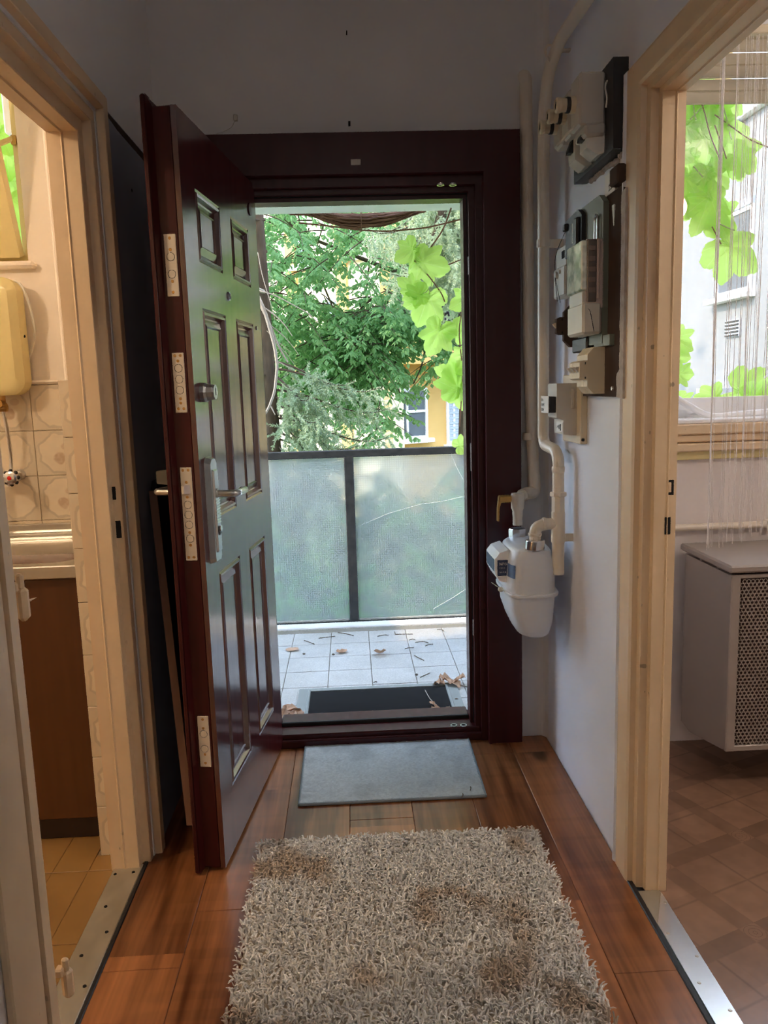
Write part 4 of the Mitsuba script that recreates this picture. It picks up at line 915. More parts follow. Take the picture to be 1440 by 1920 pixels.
# ================================================================ BALCONY
BX0, BX1 = -1.14, 1.06
k = struct('balcony_floor', 'balcony floor of light square tiles with a white edge')
part(k, 'slab', rb(BX0, BX1, 2.985, 4.34, -.16, -.004, .004), M_CONCG)
for i in range(11):
    for j in range(7):
        x0, ya = -1.14 + .2 * i, 2.99 + .2 * j - .19 + .2 - .01
        if ya + .2 > 4.25: continue
        part(k, 'tile', rb(x0 + .0018, x0 + .1982, ya + .0018, ya + .1982, -.008, .0 + .0006 * rng.uniform(-1, 1), .0015), M_CONC)
part(k, 'edge_strip', rb(BX0, BX1, 4.262, 4.345, -.17, .010, .006), M_EXTW)
k = struct('balcony_ceiling', 'white underside of the balcony above')
part(k, 'slab', rb(BX0 - .02, BX1 + .02, 2.985, 4.36, 2.215, 2.39, .006), M_EXTW)
k = thing('balcony_railing', 'black iron balcony railing filled with reeded glass panels', 'railing')
RY = 4.385
top_, bot_ = at(660, 850, y=RY)[2], at(660, 1166, y=RY)[2]
part(k, 'top_rail', rb(BX0, BX1, RY - .02, RY + .02, top_ - .020, top_ + .020, .004), M_IRON)
part(k, 'bottom_rail', rb(BX0, BX1, RY - .016, RY + .016, bot_ - .012, bot_ + .012, .003), M_IRON)
pxm = .5 * (at(655, 870, y=RY)[0] + at(663, 1150, y=RY)[0])
for j in range(-1, 2):
    x = pxm + 1.08 * j
    if BX0 - .1 < x < BX1 + .1: part(k, 'post', rb(x - .026, x + .026, RY - .022, RY + .022, -.16, top_ - .015, .004), M_IRON)
for j in range(-1, 1):
    xa, xb2 = pxm + 1.08 * j + .026, pxm + 1.08 * (j + 1) - .026
    if xa < BX0 - .6 or xb2 > BX1 + .6: continue
    part(k, 'glass_panel', tri([(xa, RY, bot_ + .01), (xb2, RY, bot_ + .01), (xb2, RY, top_ - .018), (xa, RY, top_ - .018)], [[0, 1, 2, 3]]), M_REED)
for pts_ in ([(669, 988), (730, 962), (790, 945), (830, 940), (872, 930)], [(812, 1142), (850, 1120), (880, 1100)], [(845, 850), (858, 880), (872, 905)]):
    part(k, 'crack', tube([at(a, b, y=RY - .003) for a, b in pts_], .0012, 5), M_CRACK)
for a, b, z in ((-.43, pxm - .03, bot_ + .016), (pxm + .03, .7, bot_ + .016)):
    part(k, 'putty', rb(a - .6 if a < -.2 else a, b if b < .1 else 1.03, RY - .012, RY - .003, z - .006, z + .006, .002), M_CONC)

for x in (BX0 + .01, BX1 - .01):
    part('balcony_railing', 'side_rail', cat(rb(x - .016, x + .016, 3.0, RY, top_ - .020, top_ + .020, .004), rb(x - .014, x + .014, 3.0, RY, bot_ - .012, bot_ + .012, .003)), M_IRON)
    part('balcony_railing', 'side_glass', tri([(x, 3.02, bot_ + .01), (x, RY - .02, bot_ + .01), (x, RY - .02, top_ - .018), (x, 3.02, top_ - .018)], [[0, 1, 2, 3]]), M_REED)
k = thing('rubber_mat', 'black ribbed rubber doormat with a grey border outside the threshold', 'mat')
mq = [np.array(at(*p, z=0)) for p in ((572, 1356), (866, 1342), (853, 1294), (567, 1309))]
mx0, mx1, my0, my1 = -.262, .425, 2.995, 3.345
part(k, 'border', ext(Polygon([(mx0, my0), (mx1, my0), (mx1, my1), (mx0, my1)], [[(mx0 + .05, my0 + .02), (mx1 - .05, my0 + .02), (mx1 - .05, my1 - .03), (mx0 + .05, my1 - .03)]]), .002, .011, 'xy'), M_RUBBERG)
for xr in (mx0 + .038, mx1 - .05): part(k, 'side_ridge', rb(xr, xr + .012, my0 + .01, my1 - .02, .008, .015, .003), M_RUBBERG)
part(k, 'base', rb(mx0 + .04, mx1 - .04, my0 + .01, my1 - .02, .001, .006, .001), M_RUBBER)
part(k, 'ribs', cat([tube([(x, my0 + .022 + .0063 * i + .0016 * math.sin(x * 40 + i * .5), .0075) for x in np.linspace(mx0 + .052, mx1 - .052, 18)], .0020, 4, False) for i in range(47)]), M_RUBBER)


def dry_leaf(p, s, a, seed, lift=.6):
    r_ = np.random.RandomState(seed); nL = 9
    ys = np.linspace(0, 1, nL); w = np.sin(ys * math.pi) ** .7 * .42 * (1 + .25 * r_.uniform(-1, 1, nL))
    v = []
    for i, y in enumerate(ys):
        cu = lift * (.3 + .5 * r_.uniform()) * w[i]; z = .25 * math.sin(y * 3 + seed) * lift + .12 * r_.uniform() * lift
        v += [(-w[i], y - .5, z + cu), (-w[i] * .5, y - .5, z + .15 * cu), (0, y - .5, z), (w[i] * .5, y - .5, z + .25 * cu), (w[i], y - .5, z + 1.1 * cu)]
    v = np.array(v) * s; v[:, 2] -= v[:, 2].min(); v = v @ rotz(a).T + np.asarray(p) + [0, 0, .003]
    f = [[5 * i + j, 5 * i + j + 1, 5 * i + j + 6, 5 * i + j + 5] for i in range(nL - 1) for j in range(4)]
    return tri(v, f)


spots = [(548, 1219, .075, 'thin pinkish dry leaf lying flat on the left of the balcony tiles', None, .12), (641, 1224, .065, 'curled pale dry leaf on the tiles right behind the railing post', None, .8), (713, 1228, .075, 'curled brown dry leaf alone in the middle of the balcony tiles', None, .9)]
for i, (a, b, s, lab, g, lf_) in enumerate(spots):
    k = thing('dry_leaf', lab, 'leaf', g); part(k, 'blade', dry_leaf(at(a, b, z=0), s, 1.2 + i, 40 + i, lf_), M_DRY)
for grp, lab, pts_ in (('dry leaves at the right edge of the rubber mat', 'crumpled dry leaf in the heap at the far right corner of the rubber mat', [(823, 1286, .06), (838, 1281, .075), (848, 1284, .07), (862, 1279, .055), (856, 1288, .05)]),
                       ('dry leaves at the left end of the threshold', 'crumpled dry leaf in the heap left of the rubber mat', [(541, 1344, .07), (552, 1341, .07), (546, 1352, .06), (558, 1349, .06)]),
                       ('dry leaves on the rubber mat', 'crumpled dry leaf lying on the ribs of the rubber mat', [(704, 1345, .05), (818, 1340, .05), (832, 1337, .055), (812, 1325, .035)])):
    for i, (a, b, s) in enumerate(pts_):
        k = thing('dry_leaf', lab, 'leaf', grp); part(k, 'blade', dry_leaf(at(a, b, z=.005), s, a * 1.7, a, .8), M_DRY)
tw = [((495 + x / 3.6, 1150 + y / 3.6), (495 + x2 / 3.6, 1150 + y2 / 3.6)) for x, y, x2, y2 in ((500, 130, 605, 150), (370, 168, 480, 155), (270, 182, 340, 208), (765, 155, 840, 148), (880, 125, 885, 142), (885, 142, 1005, 140), (980, 180, 1020, 178), (1020, 196, 1110, 200), (1090, 220, 1140, 208), (1015, 283, 1080, 318), (1055, 432, 1120, 402), (625, 533, 690, 540), (1170, 108, 1215, 122), (740, 468, 765, 465), (950, 240, 1010, 232), (1300, 490, 1380, 498))]
for i, (p_, q_) in enumerate(tw):
    a, b = at(*p_, z=.004), at(*q_, z=.004); mid = (a + b) / 2 + np.array([rng.uniform(-.012, .012), rng.uniform(-.012, .012), .004])
    k = thing('balcony_twig', 'thin dark twig lying on the light balcony tiles', 'twig', 'twigs scattered on the balcony tiles'); part(k, 'stem', tube(smooth_path([a, mid, b], .03, 4), .0022, 5), M_TWIG)
a = [at(*p_, z=.016) for p_ in ((797, 1294), (806, 1310), (817, 1321))]
k = thing('dry_twig', 'thin pale twig lying across the right side of the rubber mat', 'twig'); part(k, 'stem', tube(a, .0016, 5), M_DEADW)
for i, (a, b) in enumerate(((570, 1226), (625, 1227), (781, 1265), (856, 1311))):
    p = at(a, b, z=.010); k = thing('dropping', 'small dark clump lying on the light balcony tiles', 'debris', 'dark clumps on the balcony tiles'); part(k, 'lump', xf(trimesh.Trimesh(*(lambda m: (np.asarray(m.vertices) * (1 + .5 * meshkit.noise(np.asarray(m.vertices) * 3 + i, 3))[:, None] * [.006, .0045, .0035], m.faces))(trimesh.creation.icosphere(subdivisions=2)), process=False), t=p), M_TWIG)

# ================================================================ GRAPE VINE
half = [(0, -.02), (.06, -.16), (.18, -.26), (.33, -.26), (.45, -.16), (.54, .0), (.50, .12), (.43, .20), (.50, .28), (.56, .38), (.60, .53), (.50, .56), (.40, .57), (.30, .55), (.30, .66), (.23, .78), (.12, .86), (0, .97)]
def serr(h_):
    out = []
    for a, b in zip(h_, h_[1:]):
        a, b = np.array(a), np.array(b); d = b - a; n = np.array([d[1], -d[0]]) * .14
        out += [tuple(a), tuple(a + d * .4 + n), tuple(a + d * .58 + n * .15)]
    return out + [h_[-1]]
hs = serr(half); outline = np.array(hs + [(-x, y) for x, y in hs[-2:0:-1]])
def vine_leaf(seed, droop=.25):
    r_ = np.random.RandomState(seed); c = np.array([0, .16]); rings = [c + (outline - c) * s for s in (.34, .68, 1.0)]
    v = np.vstack([[c], *rings]); n = len(outline); f = [[0, 1 + j, 1 + (j + 1) % n] for j in range(n)]
    for g in range(2):
        o1, o2 = 1 + g * n, 1 + (g + 1) * n
        for j in range(n): f += [[o1 + j, o2 + j, o2 + (j + 1) % n], [o1 + j, o2 + (j + 1) % n, o1 + (j + 1) % n]]
    x, y = v[:, 0], v[:, 1]
    z = -droop * (y - .2) ** 2 - (.25 + .3 * r_.uniform()) * x ** 2 * r_.choice([-1, 1]) + .05 * np.sin(7 * x + seed) + .05 * np.sin(6 * y + 2 * seed) + .03 * np.cos(9 * np.arctan2(x, y + .01))
    return np.stack([x, y, z], 1), np.array(f), np.stack([x, y], 1)


def hang_leaf(vine, p, size, tip, seed, tiltx=0., tilty=0., axis_to=None):
    """tip: direction of the leaf's tip in the picture plane (degrees, 0 = down, 90 = right)."""
    v, f, uv = vine_leaf(seed)
    v = v - [0, .35, 0]
    R0 = np.stack([[1, 0, 0], [0, 0, -1], [0, -1, 0.]], 1)     # x right, tip down, face towards -y
    a = math.radians(tip)
    R_ = rotz(0) @ rotx(math.radians(tiltx)) @ roty(0) @ rotz(math.radians(tilty)) @ roty(-a) @ R0
    w = (v * size) @ R_.T + p
    part(vine, 'leaf', trimesh.Trimesh(w, f, process=False), M_VINE, smooth=True, uv=uv)
    return (np.array([0, -.37, 0]) * size) @ R_.T + p


VY1 = 4.12
gv = thing('grape_vine', 'grape vine with bright yellow-green leaves hanging in the right of the open doorway', 'vine')
stem = [[(846, 390), (832, 430), (795, 482), (770, 490)], [(866, 486), (825, 503), (800, 522), (785, 540)], [(772, 484), (800, 512), (828, 550), (834, 566)], [(560, 418), (620, 424), (680, 432), (730, 434), (800, 427), (830, 420), (868, 410)], [(872, 545), (860, 620), (868, 700), (862, 800)]]
for i, pth in enumerate(stem): part(gv, 'stem', tube(smooth_path([at(x, y, y=VY1 + .03 * (i % 2)) for x, y in pth], .05, 5), .0038 if i in (0, 3) else .0030, 7), M_VSTEM)
LV = [(766, 474, 68, -60, 10, 25), (806, 496, 92, 75, 5, -15), (766, 536, 62, -120, -20, 20), (796, 576, 98, -20, 12, -10), (778, 556, 60, -70, 30, 0), (818, 634, 88, -25, 5, 12), (868, 564, 70, -60, 0, 30), (858, 616, 62, 160, -8, 0), (852, 712, 92, 200, 15, 25), (842, 700, 72, -110, 35, 0), (864, 744, 70, 10, 10, -20), (862, 668, 52, -70, 5, 10), (868, 832, 46, 120, 0, 0)]
for i, (x, y, s, tip, tx, ty) in enumerate(LV):
    p = at(x, y, y=VY1 - .03 + .012 * (i % 4)); st = hang_leaf(gv, p, s * .68 * VY1 / F_PX, tip, 100 + i, tx, ty)
    q_ = p + (st - p) * 1.9 + np.array([0, .03, .02]); part(gv, 'petiole', tube(smooth_path([st, (st + q_) / 2 + [0, 0, -.008], q_], .02, 4), .0016, 5), M_PETIOLE)
for bx, by in ((828, 568), (836, 592)):
    for i in range(9):
        p = at(bx + rng.uniform(-7, 7), by + rng.uniform(-9, 9), y=VY1 + .05); part(gv, 'grape', sphere(p, .0065, 1), M_GRAPE)
VY2 = 3.16
gv2 = thing('grape_vine', 'grape vine with broad green leaves hanging outside the window of the right room', 'vine')
for i, pth in enumerate([[(1296, 160), (1302, 215), (1305, 225)], [(1300, 160), (1320, 205), (1330, 250), (1350, 300)], [(1345, 165), (1362, 220), (1368, 250), (1372, 262)], [(1340, 215), (1375, 240), (1405, 262), (1440, 276)], [(1293, 225), (1322, 195)], [(1340, 235), (1358, 285), (1362, 298)], [(1350, 420), (1366, 428), (1378, 432)], [(1335, 425), (1352, 458)], [(1300, 312), (1318, 332)]]):
    part(gv2, 'stem', tube(smooth_path([at(x, y, y=VY2) for x, y in pth], .03, 4), .0022, 6), M_VSTEM if i % 2 else M_PETIOLE)
LW = [(1312, 190, 96, 10, 0, 10), (1292, 180, 66, -30, 5, 0), (1310, 228, 88, 20, -8, 0), (1285, 250, 60, 0, 10, 10), (1322, 280, 96, 5, 8, 10), (1345, 205, 82, 40, 0, -10), (1368, 195, 66, 60, 6, 0), (1375, 290, 100, 30, 0, 0), (1352, 250, 70, -10, 10, 0), (1290, 315, 62, 20, 5, 5), (1282, 345, 58, -20, 0, 0), (1322, 338, 58, -10, 0, 10), (1345, 325, 72, 40, -6, 0), (1396, 300, 70, 60, 0, 8), (1300, 368, 86, -10, 6, 0), (1340, 398, 106, 30, -5, 6), (1382, 474, 116, 55, 0, 8), (1352, 410, 74, 60, 0, 0), (1276, 642, 62, 60, 0, 0), (1276, 668, 46, 80, 0, 0), (1282, 702, 46, 85, 5, 0), (1328, 748, 66, -70, 10, 0), (1405, 738, 104, 75, 20, 0), (1428, 742, 80, 100, 12, 0), (1284, 754, 46, 70, 10, 0), (1268, 400, 60, 0, 0, 0), (1258, 300, 80, 10, 0, 0), (1258, 220, 80, -20, 0, 0)]
for i, (x, y, s, tip, tx, ty) in enumerate(LW):
    hang_leaf(gv2, at(x, y, y=VY2 + .05 * ((i * 7) % 5) / 5), s * .82 * VY2 / F_PX, tip, 300 + i, tx, ty)
gv3 = thing('grape_vine', 'grape vine leaves outside the small kitchen window', 'vine')
part(gv3, 'stem', tube(smooth_path([(-1.35, 3.1, 2.6), (-1.30, 3.1, 2.2), (-1.2, 3.1, 1.9), (-1.16, 3.12, 1.6)], .05, 5), .003, 6), M_VSTEM)
for i, (x, y, s, tip) in enumerate(((6, 262, 50, 20), (12, 300, 60, 0), (18, 352, 62, -15), (26, 392, 56, 10), (8, 215, 56, 30), (-20, 250, 60, 0), (-25, 330, 60, 0), (-40, 400, 60, 0), (34, 436, 50, 0), (2, 190, 46, 40))):
    hang_leaf(gv3, at(x, y, y=3.12 + .03 * (i % 3)), s * .95 * 3.12 / F_PX, tip, 500 + i, 6 * (i % 3) - 5, 8 * (i % 4) - 10)
# bundle of dry stems under the slab edge
k = thing('vine_bundle', 'brown bundle of dry vine stems under the edge of the balcony above', 'bundle of stems')
bd = []
b0, b1, zt = at(588, 398, y=4.42)[0], at(775, 396, y=4.42)[0], 2.205
for i in range(95):
    u = rng.uniform(0, 1); xa, xb_ = b0 - .15 + rng.uniform(0, .22), b1 + .1 - rng.uniform(0, .3)
    a_, r0 = rng.uniform(0, 6.28), rng.uniform(0, 1) ** .5
    xs_ = np.linspace(xa, xb_, 9); s = np.sin(np.clip((xs_ - b0) / (b1 - b0), 0, 1) * math.pi) ** .6
    z = 2.235 - .085 * s * (.25 + .75 * r0 * (1 + math.cos(a_)) / 2) + rng.normal(0, .003, 9); y = 4.42 + .045 * r0 * math.sin(a_) + rng.normal(0, .004, 9)
    bd.append(tube(np.stack([xs_, y, z], 1), rng.uniform(.0025, .006), 5, False))
pk = part(k, 'stems', cat(bd), M_BUNDLE); labels[pk] = {'label': 'tangled dry stems', 'kind': 'stuff'}
part(k, 'tie', tube([(b0 + .25, 4.42 + .05 * math.cos(a), 2.19 + .05 * math.sin(a)) for a in np.linspace(0, 6.28, 14)], .003, 5), M_BUNDLE)
# ================================================================ TREES
def leaf_tris(pos, d, nrm, L, w):
    """Folded leaflets: pos (n,3) base, d direction, nrm up; returns a mesh of 4 triangles each."""
    s = np.cross(d, nrm); s /= np.linalg.norm(s, axis=1, keepdims=True) + 1e-9; u = np.cross(s, d)
    L, w = L[:, None], w[:, None]
    V = np.stack([pos, pos + d * L * .42 - s * w - u * w * .35, pos + d * L * .40 + u * w * .1, pos + d * L * .42 + s * w - u * w * .35, pos + d * L - u * L * .14], 1)
    F = (np.array([[0, 2, 1], [0, 3, 2], [1, 2, 4], [2, 3, 4]])[None] + 5 * np.arange(len(pos))[:, None, None])
    return V.reshape(-1, 3), F.reshape(-1, 3)


def unit(v): return v / (np.linalg.norm(v, axis=-1, keepdims=True) + 1e-9)


def sprays(centres, radii, n, seed, size=.058, keep=None, sparse=.47):
    """Leaflets of compound leaves on drooping twigs inside ellipsoids; also the twigs."""
    r = np.random.RandomState(seed); P_, D_, N_, Ls, Tw = [], [], [], [], []
    done = 0
    while done < n:
        i = r.randint(len(centres)); q = r.normal(size=3); q *= r.uniform(.15, 1) ** .45 / np.linalg.norm(q)
        c = np.array(centres[i]) + q * radii[i]
        if meshkit.fbm((c * [1.15, .8, 1.15])[None], 3, seed % 50)[0] < sparse: continue
        if keep is not None and not keep(c): continue
        done += 1
        az = r.uniform(0, 6.28); dr_ = np.array([math.cos(az), math.sin(az), r.uniform(-.7, .15)]); dr_ /= np.linalg.norm(dr_)
        ln = r.uniform(.3, .6); m = 7
        s = np.linspace(0, 1, m); path = c + dr_ * (ln * s)[:, None] + np.array([0, 0, -1]) * (.30 * ln * s ** 2)[:, None]
        Tw.append(tube(path, np.linspace(.0055, .002, m), 4, False))
        for j in range(1, m):
            for sd in (-1, 1):
                side = np.cross(dr_, [0, 0, 1.0]) * sd; side /= np.linalg.norm(side) + 1e-9
                rd = unit(side * .8 + dr_ * .5 + np.array([0, 0, -.55]) + r.normal(0, .25, 3)); b = path[j]; pl = r.uniform(.07, .12)
                for t_2, sgn in ((1.0, 0), (.62, -1), (.62, 1), (.32, -1), (.32, 1)):
                    sv = np.cross(rd, [0, 0, 1.0]); sv /= np.linalg.norm(sv) + 1e-9
                    P_.append(b + rd * pl * t_2); D_.append(unit(rd * .75 + sv * sgn * .85 + np.array([0, 0, -.30]) + r.normal(0, .12, 3)))
                    N_.append(unit(np.array([0, 0, 1.0]) + r.normal(0, .35, 3))); Ls.append(size * r.uniform(.7, 1.25))
    return np.array(P_), np.array(D_), np.array(N_), np.array(Ls), Tw


def tree(label, centres, radii, n, seed, trunk, material, size=.058, singles=0, keep=None, sparse=.47, cat_='tree'):
    k = thing('tree', label, cat_)
    for i, tb in enumerate(trunk):
        p_, r0, r1 = tb; sm = smooth_path(p_, .4, 5); part(k, 'trunk' if i == 0 else 'branch', tube(sm, np.linspace(r0, r1, len(sm)), 9), M_BARK, smooth=60)
    P_, D_, N_, Ls, Tw = sprays(centres, radii, n, seed, size, keep, sparse)
    pk = part(k, 'twigs', cat(Tw), M_BARK); labels[pk] = {'label': 'thin drooping twigs', 'kind': 'stuff'}
    v, f = leaf_tris(P_, D_, N_, Ls, Ls * .33)
    if singles:
        rel = P_ - EYE; z = rel @ FWD; px, py = 720 + F_PX * (rel @ RIGHT) / z, 960 + F_PX * (rel @ DOWN) / z
        ok = (px > 490) & (px < 868) & (py > 400) & (py < 835); order = np.argsort(np.where(ok, -Ls / z, 1))[:singles]
        for i in order: part(k, 'leaf', trimesh.Trimesh(v[5 * i:5 * i + 5], [[0, 2, 1], [0, 3, 2], [1, 2, 4], [2, 3, 4]], process=False), material)
        rest = np.setdiff1d(np.arange(len(P_)), order)
    else:
        rest = np.arange(len(P_))
    v = v.reshape(-1, 5, 3)[rest].reshape(-1, 3); f = (np.array([[0, 2, 1], [0, 3, 2], [1, 2, 4], [2, 3, 4]])[None] + 5 * np.arange(len(rest))[:, None, None]).reshape(-1, 3)
    pk = part(k, 'foliage', trimesh.Trimesh(v, f, process=False), material); labels[pk] = {'label': 'small green leaves', 'kind': 'stuff'}
    return k


GZ = -2.3
def not_gap(c):                                    # two openings in the crown: the ochre house corner shows through
    if c[0] > 1.02 + .03 * (c[1] - 7): return False
    return not (.25 < c[0] < .88 and 1.24 < c[2] < 1.80) and not (.40 < c[0] < .78 and c[2] < 1.24)
tree('dense leafy tree with drooping dark green leaves filling the open doorway view',
     [(-.75, 7.6, 2.7), (-.10, 7.4, 2.3), (.55, 7.8, 2.6), (1.1, 7.4, 1.7), (-.9, 8.2, 3.8), (.5, 8.2, 3.8), (.62, 7.0, 1.25), (.0, 7.6, 1.55), (-1.0, 7.9, 1.9), (1.3, 7.8, 2.6), (.25, 7.2, 1.75), (.95, 7.0, .85)], [np.array(r) for r in ((1.0, .8, .9), (.8, .7, .8), (.8, .7, .7), (.5, .5, .7), (1.3, .9, .9), (1.3, .9, .9), (.40, .4, .5), (.45, .4, .5), (.9, .6, .8), (.8, .6, .9), (.5, .4, .4), (.35, .4, .35))], 720, 21,
     [([(2.5, 9.2, GZ), (2.5, 9.1, 0.4), (2.4, 9.0, 2.2), (2.3, 8.8, 5.0)], .16, .08), ([(2.45, 9.0, 1.4), (1.2, 8.4, 2.2), (.1, 8.1, 2.6), (-.9, 8.0, 3.0)], .035, .012), ([(2.4, 9.0, 2.6), (1.0, 8.4, 3.3), (-.6, 8.2, 3.9)], .035, .012), ([at(535, 395, y=7.6), at(565, 450, y=7.6), at(588, 500, y=7.6), at(592, 540, y=7.6)], .026, .009), ([at(545, 400, y=7.5), at(560, 438, y=7.5)], .012, .008), ([at(740, 640, y=7.3), at(742, 700, y=7.3), at(750, 740, y=7.3)], .008, .005), ([at(800, 640, y=7.2), at(790, 690, y=7.2), at(775, 720, y=7.2)], .008, .005), ([at(600, 520, y=7.4), at(630, 590, y=7.4), at(650, 650, y=7.4)], .008, .005), ([at(700, 420, y=7.4), at(690, 520, y=7.4), at(680, 600, y=7.4)], .009, .005)],
     M_LEAF, .055, singles=300, sparse=.455, keep=not_gap)
tree('tall leafy tree far behind on the left', [(-3.6, 11, 3.2), (-2.2, 11.5, 4.6), (-4.5, 12, 5.5), (-.6, 12, 5.2)], [np.array(r) for r in ((1.3, 1, 1.6), (1.3, 1, 1.4), (1.6, 1.2, 1.6), (1.2, 1, 1.0))], 170, 33, [([(-3, 12, GZ), (-2.9, 12, 2), (-2.7, 12, 6)], .2, .08)], M_LEAF2, .10)
tree('leafy tree outside the kitchen window', [(-2.4, 5.6, 2.3), (-3.2, 6.0, 3.2), (-2.0, 6.2, 3.4), (-3.4, 5.4, 1.4)], [np.array(r) for r in ((.8, .6, .9), (.9, .7, .9), (.7, .6, .8), (.8, .6, .8))], 130, 35, [([(-3, 6.4, GZ), (-2.9, 6.3, 1), (-2.7, 6.2, 4)], .12, .05)], M_LEAF2, .075)


def fuzzy(paths, seed, nl=.024, per=330):
    """Spruce twigs: needles standing round each path."""
    r = np.random.RandomState(seed); V, n = [], 0
    for p in paths:
        seg = np.linalg.norm(np.diff(p, axis=0), axis=1); tot = seg.sum(); m = max(8, int(per * tot)); s = r.uniform(0, 1, m) * (len(p) - 1); i = np.minimum(s.astype(int), len(p) - 2); q = p[i] + (p[i + 1] - p[i]) * (s - i)[:, None]
        t = unit(p[i + 1] - p[i]); d = unit(np.cross(t, r.normal(size=(m, 3)))); d = unit(d * .85 + t * .75); w = unit(np.cross(d, r.normal(size=(m, 3)))) * .0034
        L = (nl * r.uniform(.7, 1.2, m))[:, None]; V.append(np.stack([q - w, q + w, q + d * L * .6 + w * .9, q + d * L, q + d * L * .6 - w * .9], 1))
    V = np.concatenate(V); F = (np.array([[0, 1, 2], [0, 2, 4], [4, 2, 3]])[None] + 5 * np.arange(len(V))[:, None, None]).reshape(-1, 3)
    return trimesh.Trimesh(V.reshape(-1, 3), F, process=False)


def spruce(label, trunk, limbs, seed, twl=(.12, .30), hang=.5, per=17):
    r = np.random.RandomState(seed); k = thing('spruce_tree', label, 'tree')
    sm = smooth_path(trunk[0], .3, 4); part(k, 'trunk', tube(sm, np.linspace(trunk[1], trunk[2], len(sm)), 10), M_BARK, smooth=60)
    tw = []
    for a, b, sag in limbs:
        a, b = np.array(a, float), np.array(b, float); s = np.linspace(0, 1, 9); p = a + (b - a) * s[:, None]; p[:, 2] -= sag * np.sin(s * math.pi * .5) ** 2 * 1.0; p[:, 2] += sag * .45 * s ** 4
        part(k, 'branch', tube(p, np.linspace(.010, .003, 9), 6), M_BARK)
        tw.append(p[4:]); d = unit(b - a)
        for j in range(per):
            t = r.uniform(.18, 1); i = min(int(t * 8), 7); q = p[i] + (p[i + 1] - p[i]) * (t * 8 - i); side = np.cross(d, [0, 0, 1]) * r.choice([-1, 1]); L = r.uniform(*twl) * (1.15 - .5 * t)
            e = unit(side * r.uniform(.3, .9) + d * r.uniform(.2, .8) + np.array([0, 0, -hang * r.uniform(.4, 1.6)])); ss = np.linspace(0, 1, 5)[:, None]
            w = q + e * L * ss + np.array([0, 0, -.25 * L]) * ss ** 2; tw.append(w)
            for g in range(2):
                q2 = w[1 + g]; e2 = unit(e + r.normal(0, .6, 3)); tw.append(q2 + e2 * L * .55 * np.linspace(0, 1, 4)[:, None])
    pk = part(k, 'needles', fuzzy(tw, seed), M_NEEDLE); labels[pk] = {'label': 'drooping grey-green needle sprays', 'kind': 'stuff'}
    return k


r_ = np.random.RandomState(5); TX, TY = at(515, 700, y=6.2)[0] - .02, 6.25
lim = []
for i in range(52):
    z = -1.0 + 2.75 * (i / 51); a = r_.uniform(-1.2, 1.25); L = r_.uniform(.45, .95) * (1.15 - .25 * (z + 1) / 3)
    d = np.array([math.cos(a), -abs(math.sin(a)) * .7, 0]); lim.append(((TX, TY, z), (TX + d[0] * L, TY + d[1] * L, z - .05), .22))
for i in range(16):
    z = -.6 + 3.4 * (i / 15); a = r_.uniform(1.9, 4.4); L = r_.uniform(.6, 1.1); lim.append(((TX, TY, z), (TX + math.cos(a) * L, TY + math.sin(a) * L, z), .25))
lim = [l for l in lim if not (l[0][2] > 1.55 and l[1][0] > TX)]
spruce('grey-green spruce with bare lower branches at the left of the doorway view', ([(TX, TY, GZ), (TX - .01, TY, .5), (TX - .08, TY, 3.5)], .085, .05), lim, 6)
lim2, T2 = [], (1.02, 6.9)
for i in range(30):
    z = 2.25 + .95 * r_.uniform(); b = np.array([r_.uniform(.12, 1.0), r_.uniform(5.3, 6.2), z - r_.uniform(.05, .3)]); lim2.append(((T2[0], T2[1], z + .25), b, .30))
spruce('spruce with pale hanging sprays at the upper right of the doorway view', ([(T2[0], T2[1], GZ), (T2[0], T2[1], 1), (T2[0] - .05, T2[1], 4.5)], .10, .05), lim2, 9, (.16, .36), 1.4, 18)

top_b = [(TX - .03, TY, 2.05), (TX - .06, 5.8, 2.03)]
for i, (pth, r0) in enumerate((([(486, 562), (497, 585), (507, 620), (515, 650), (520, 685), (515, 735), (505, 762), (498, 775)], .016), ([(492, 580), (508, 612), (520, 645), (533, 668), (540, 680)], .011), ([(486, 545), (515, 553), (550, 572), (580, 588), (597, 606)], .005), ([(488, 572), (515, 590), (535, 610), (548, 630)], .006), ([(505, 608), (530, 628), (548, 648), (560, 665)], .004), ([(518, 678), (530, 682), (548, 693)], .005), ([(500, 620), (520, 640), (545, 660)], .003), ([(515, 640), (535, 660), (552, 684)], .003), ([(508, 762), (512, 770), (516, 778)], .006), ([(483, 470), (490, 510), (500, 545), (508, 570), (516, 600)], .004))):
    pp = [at(x, y, y=5.3 + .02 * (i % 3)) for x, y in pth]
    if i in (0, 1, 2, 9): pp = top_b + pp
    pp = smooth_path(pp, .04, 4); part('spruce_tree', 'bare_branch', tube(pp, np.linspace(r0, r0 * .5, len(pp)), 6), M_DEADW)
part('spruce_tree_001', 'bare_branch', tube(smooth_path([(T2[0] - .02, T2[1], 3.4)] + [at(x, y, y=6.0) for x, y in ((845, 340), (829, 396), (822, 422), (814, 452))], .05, 5), .035, 8), M_BARK)

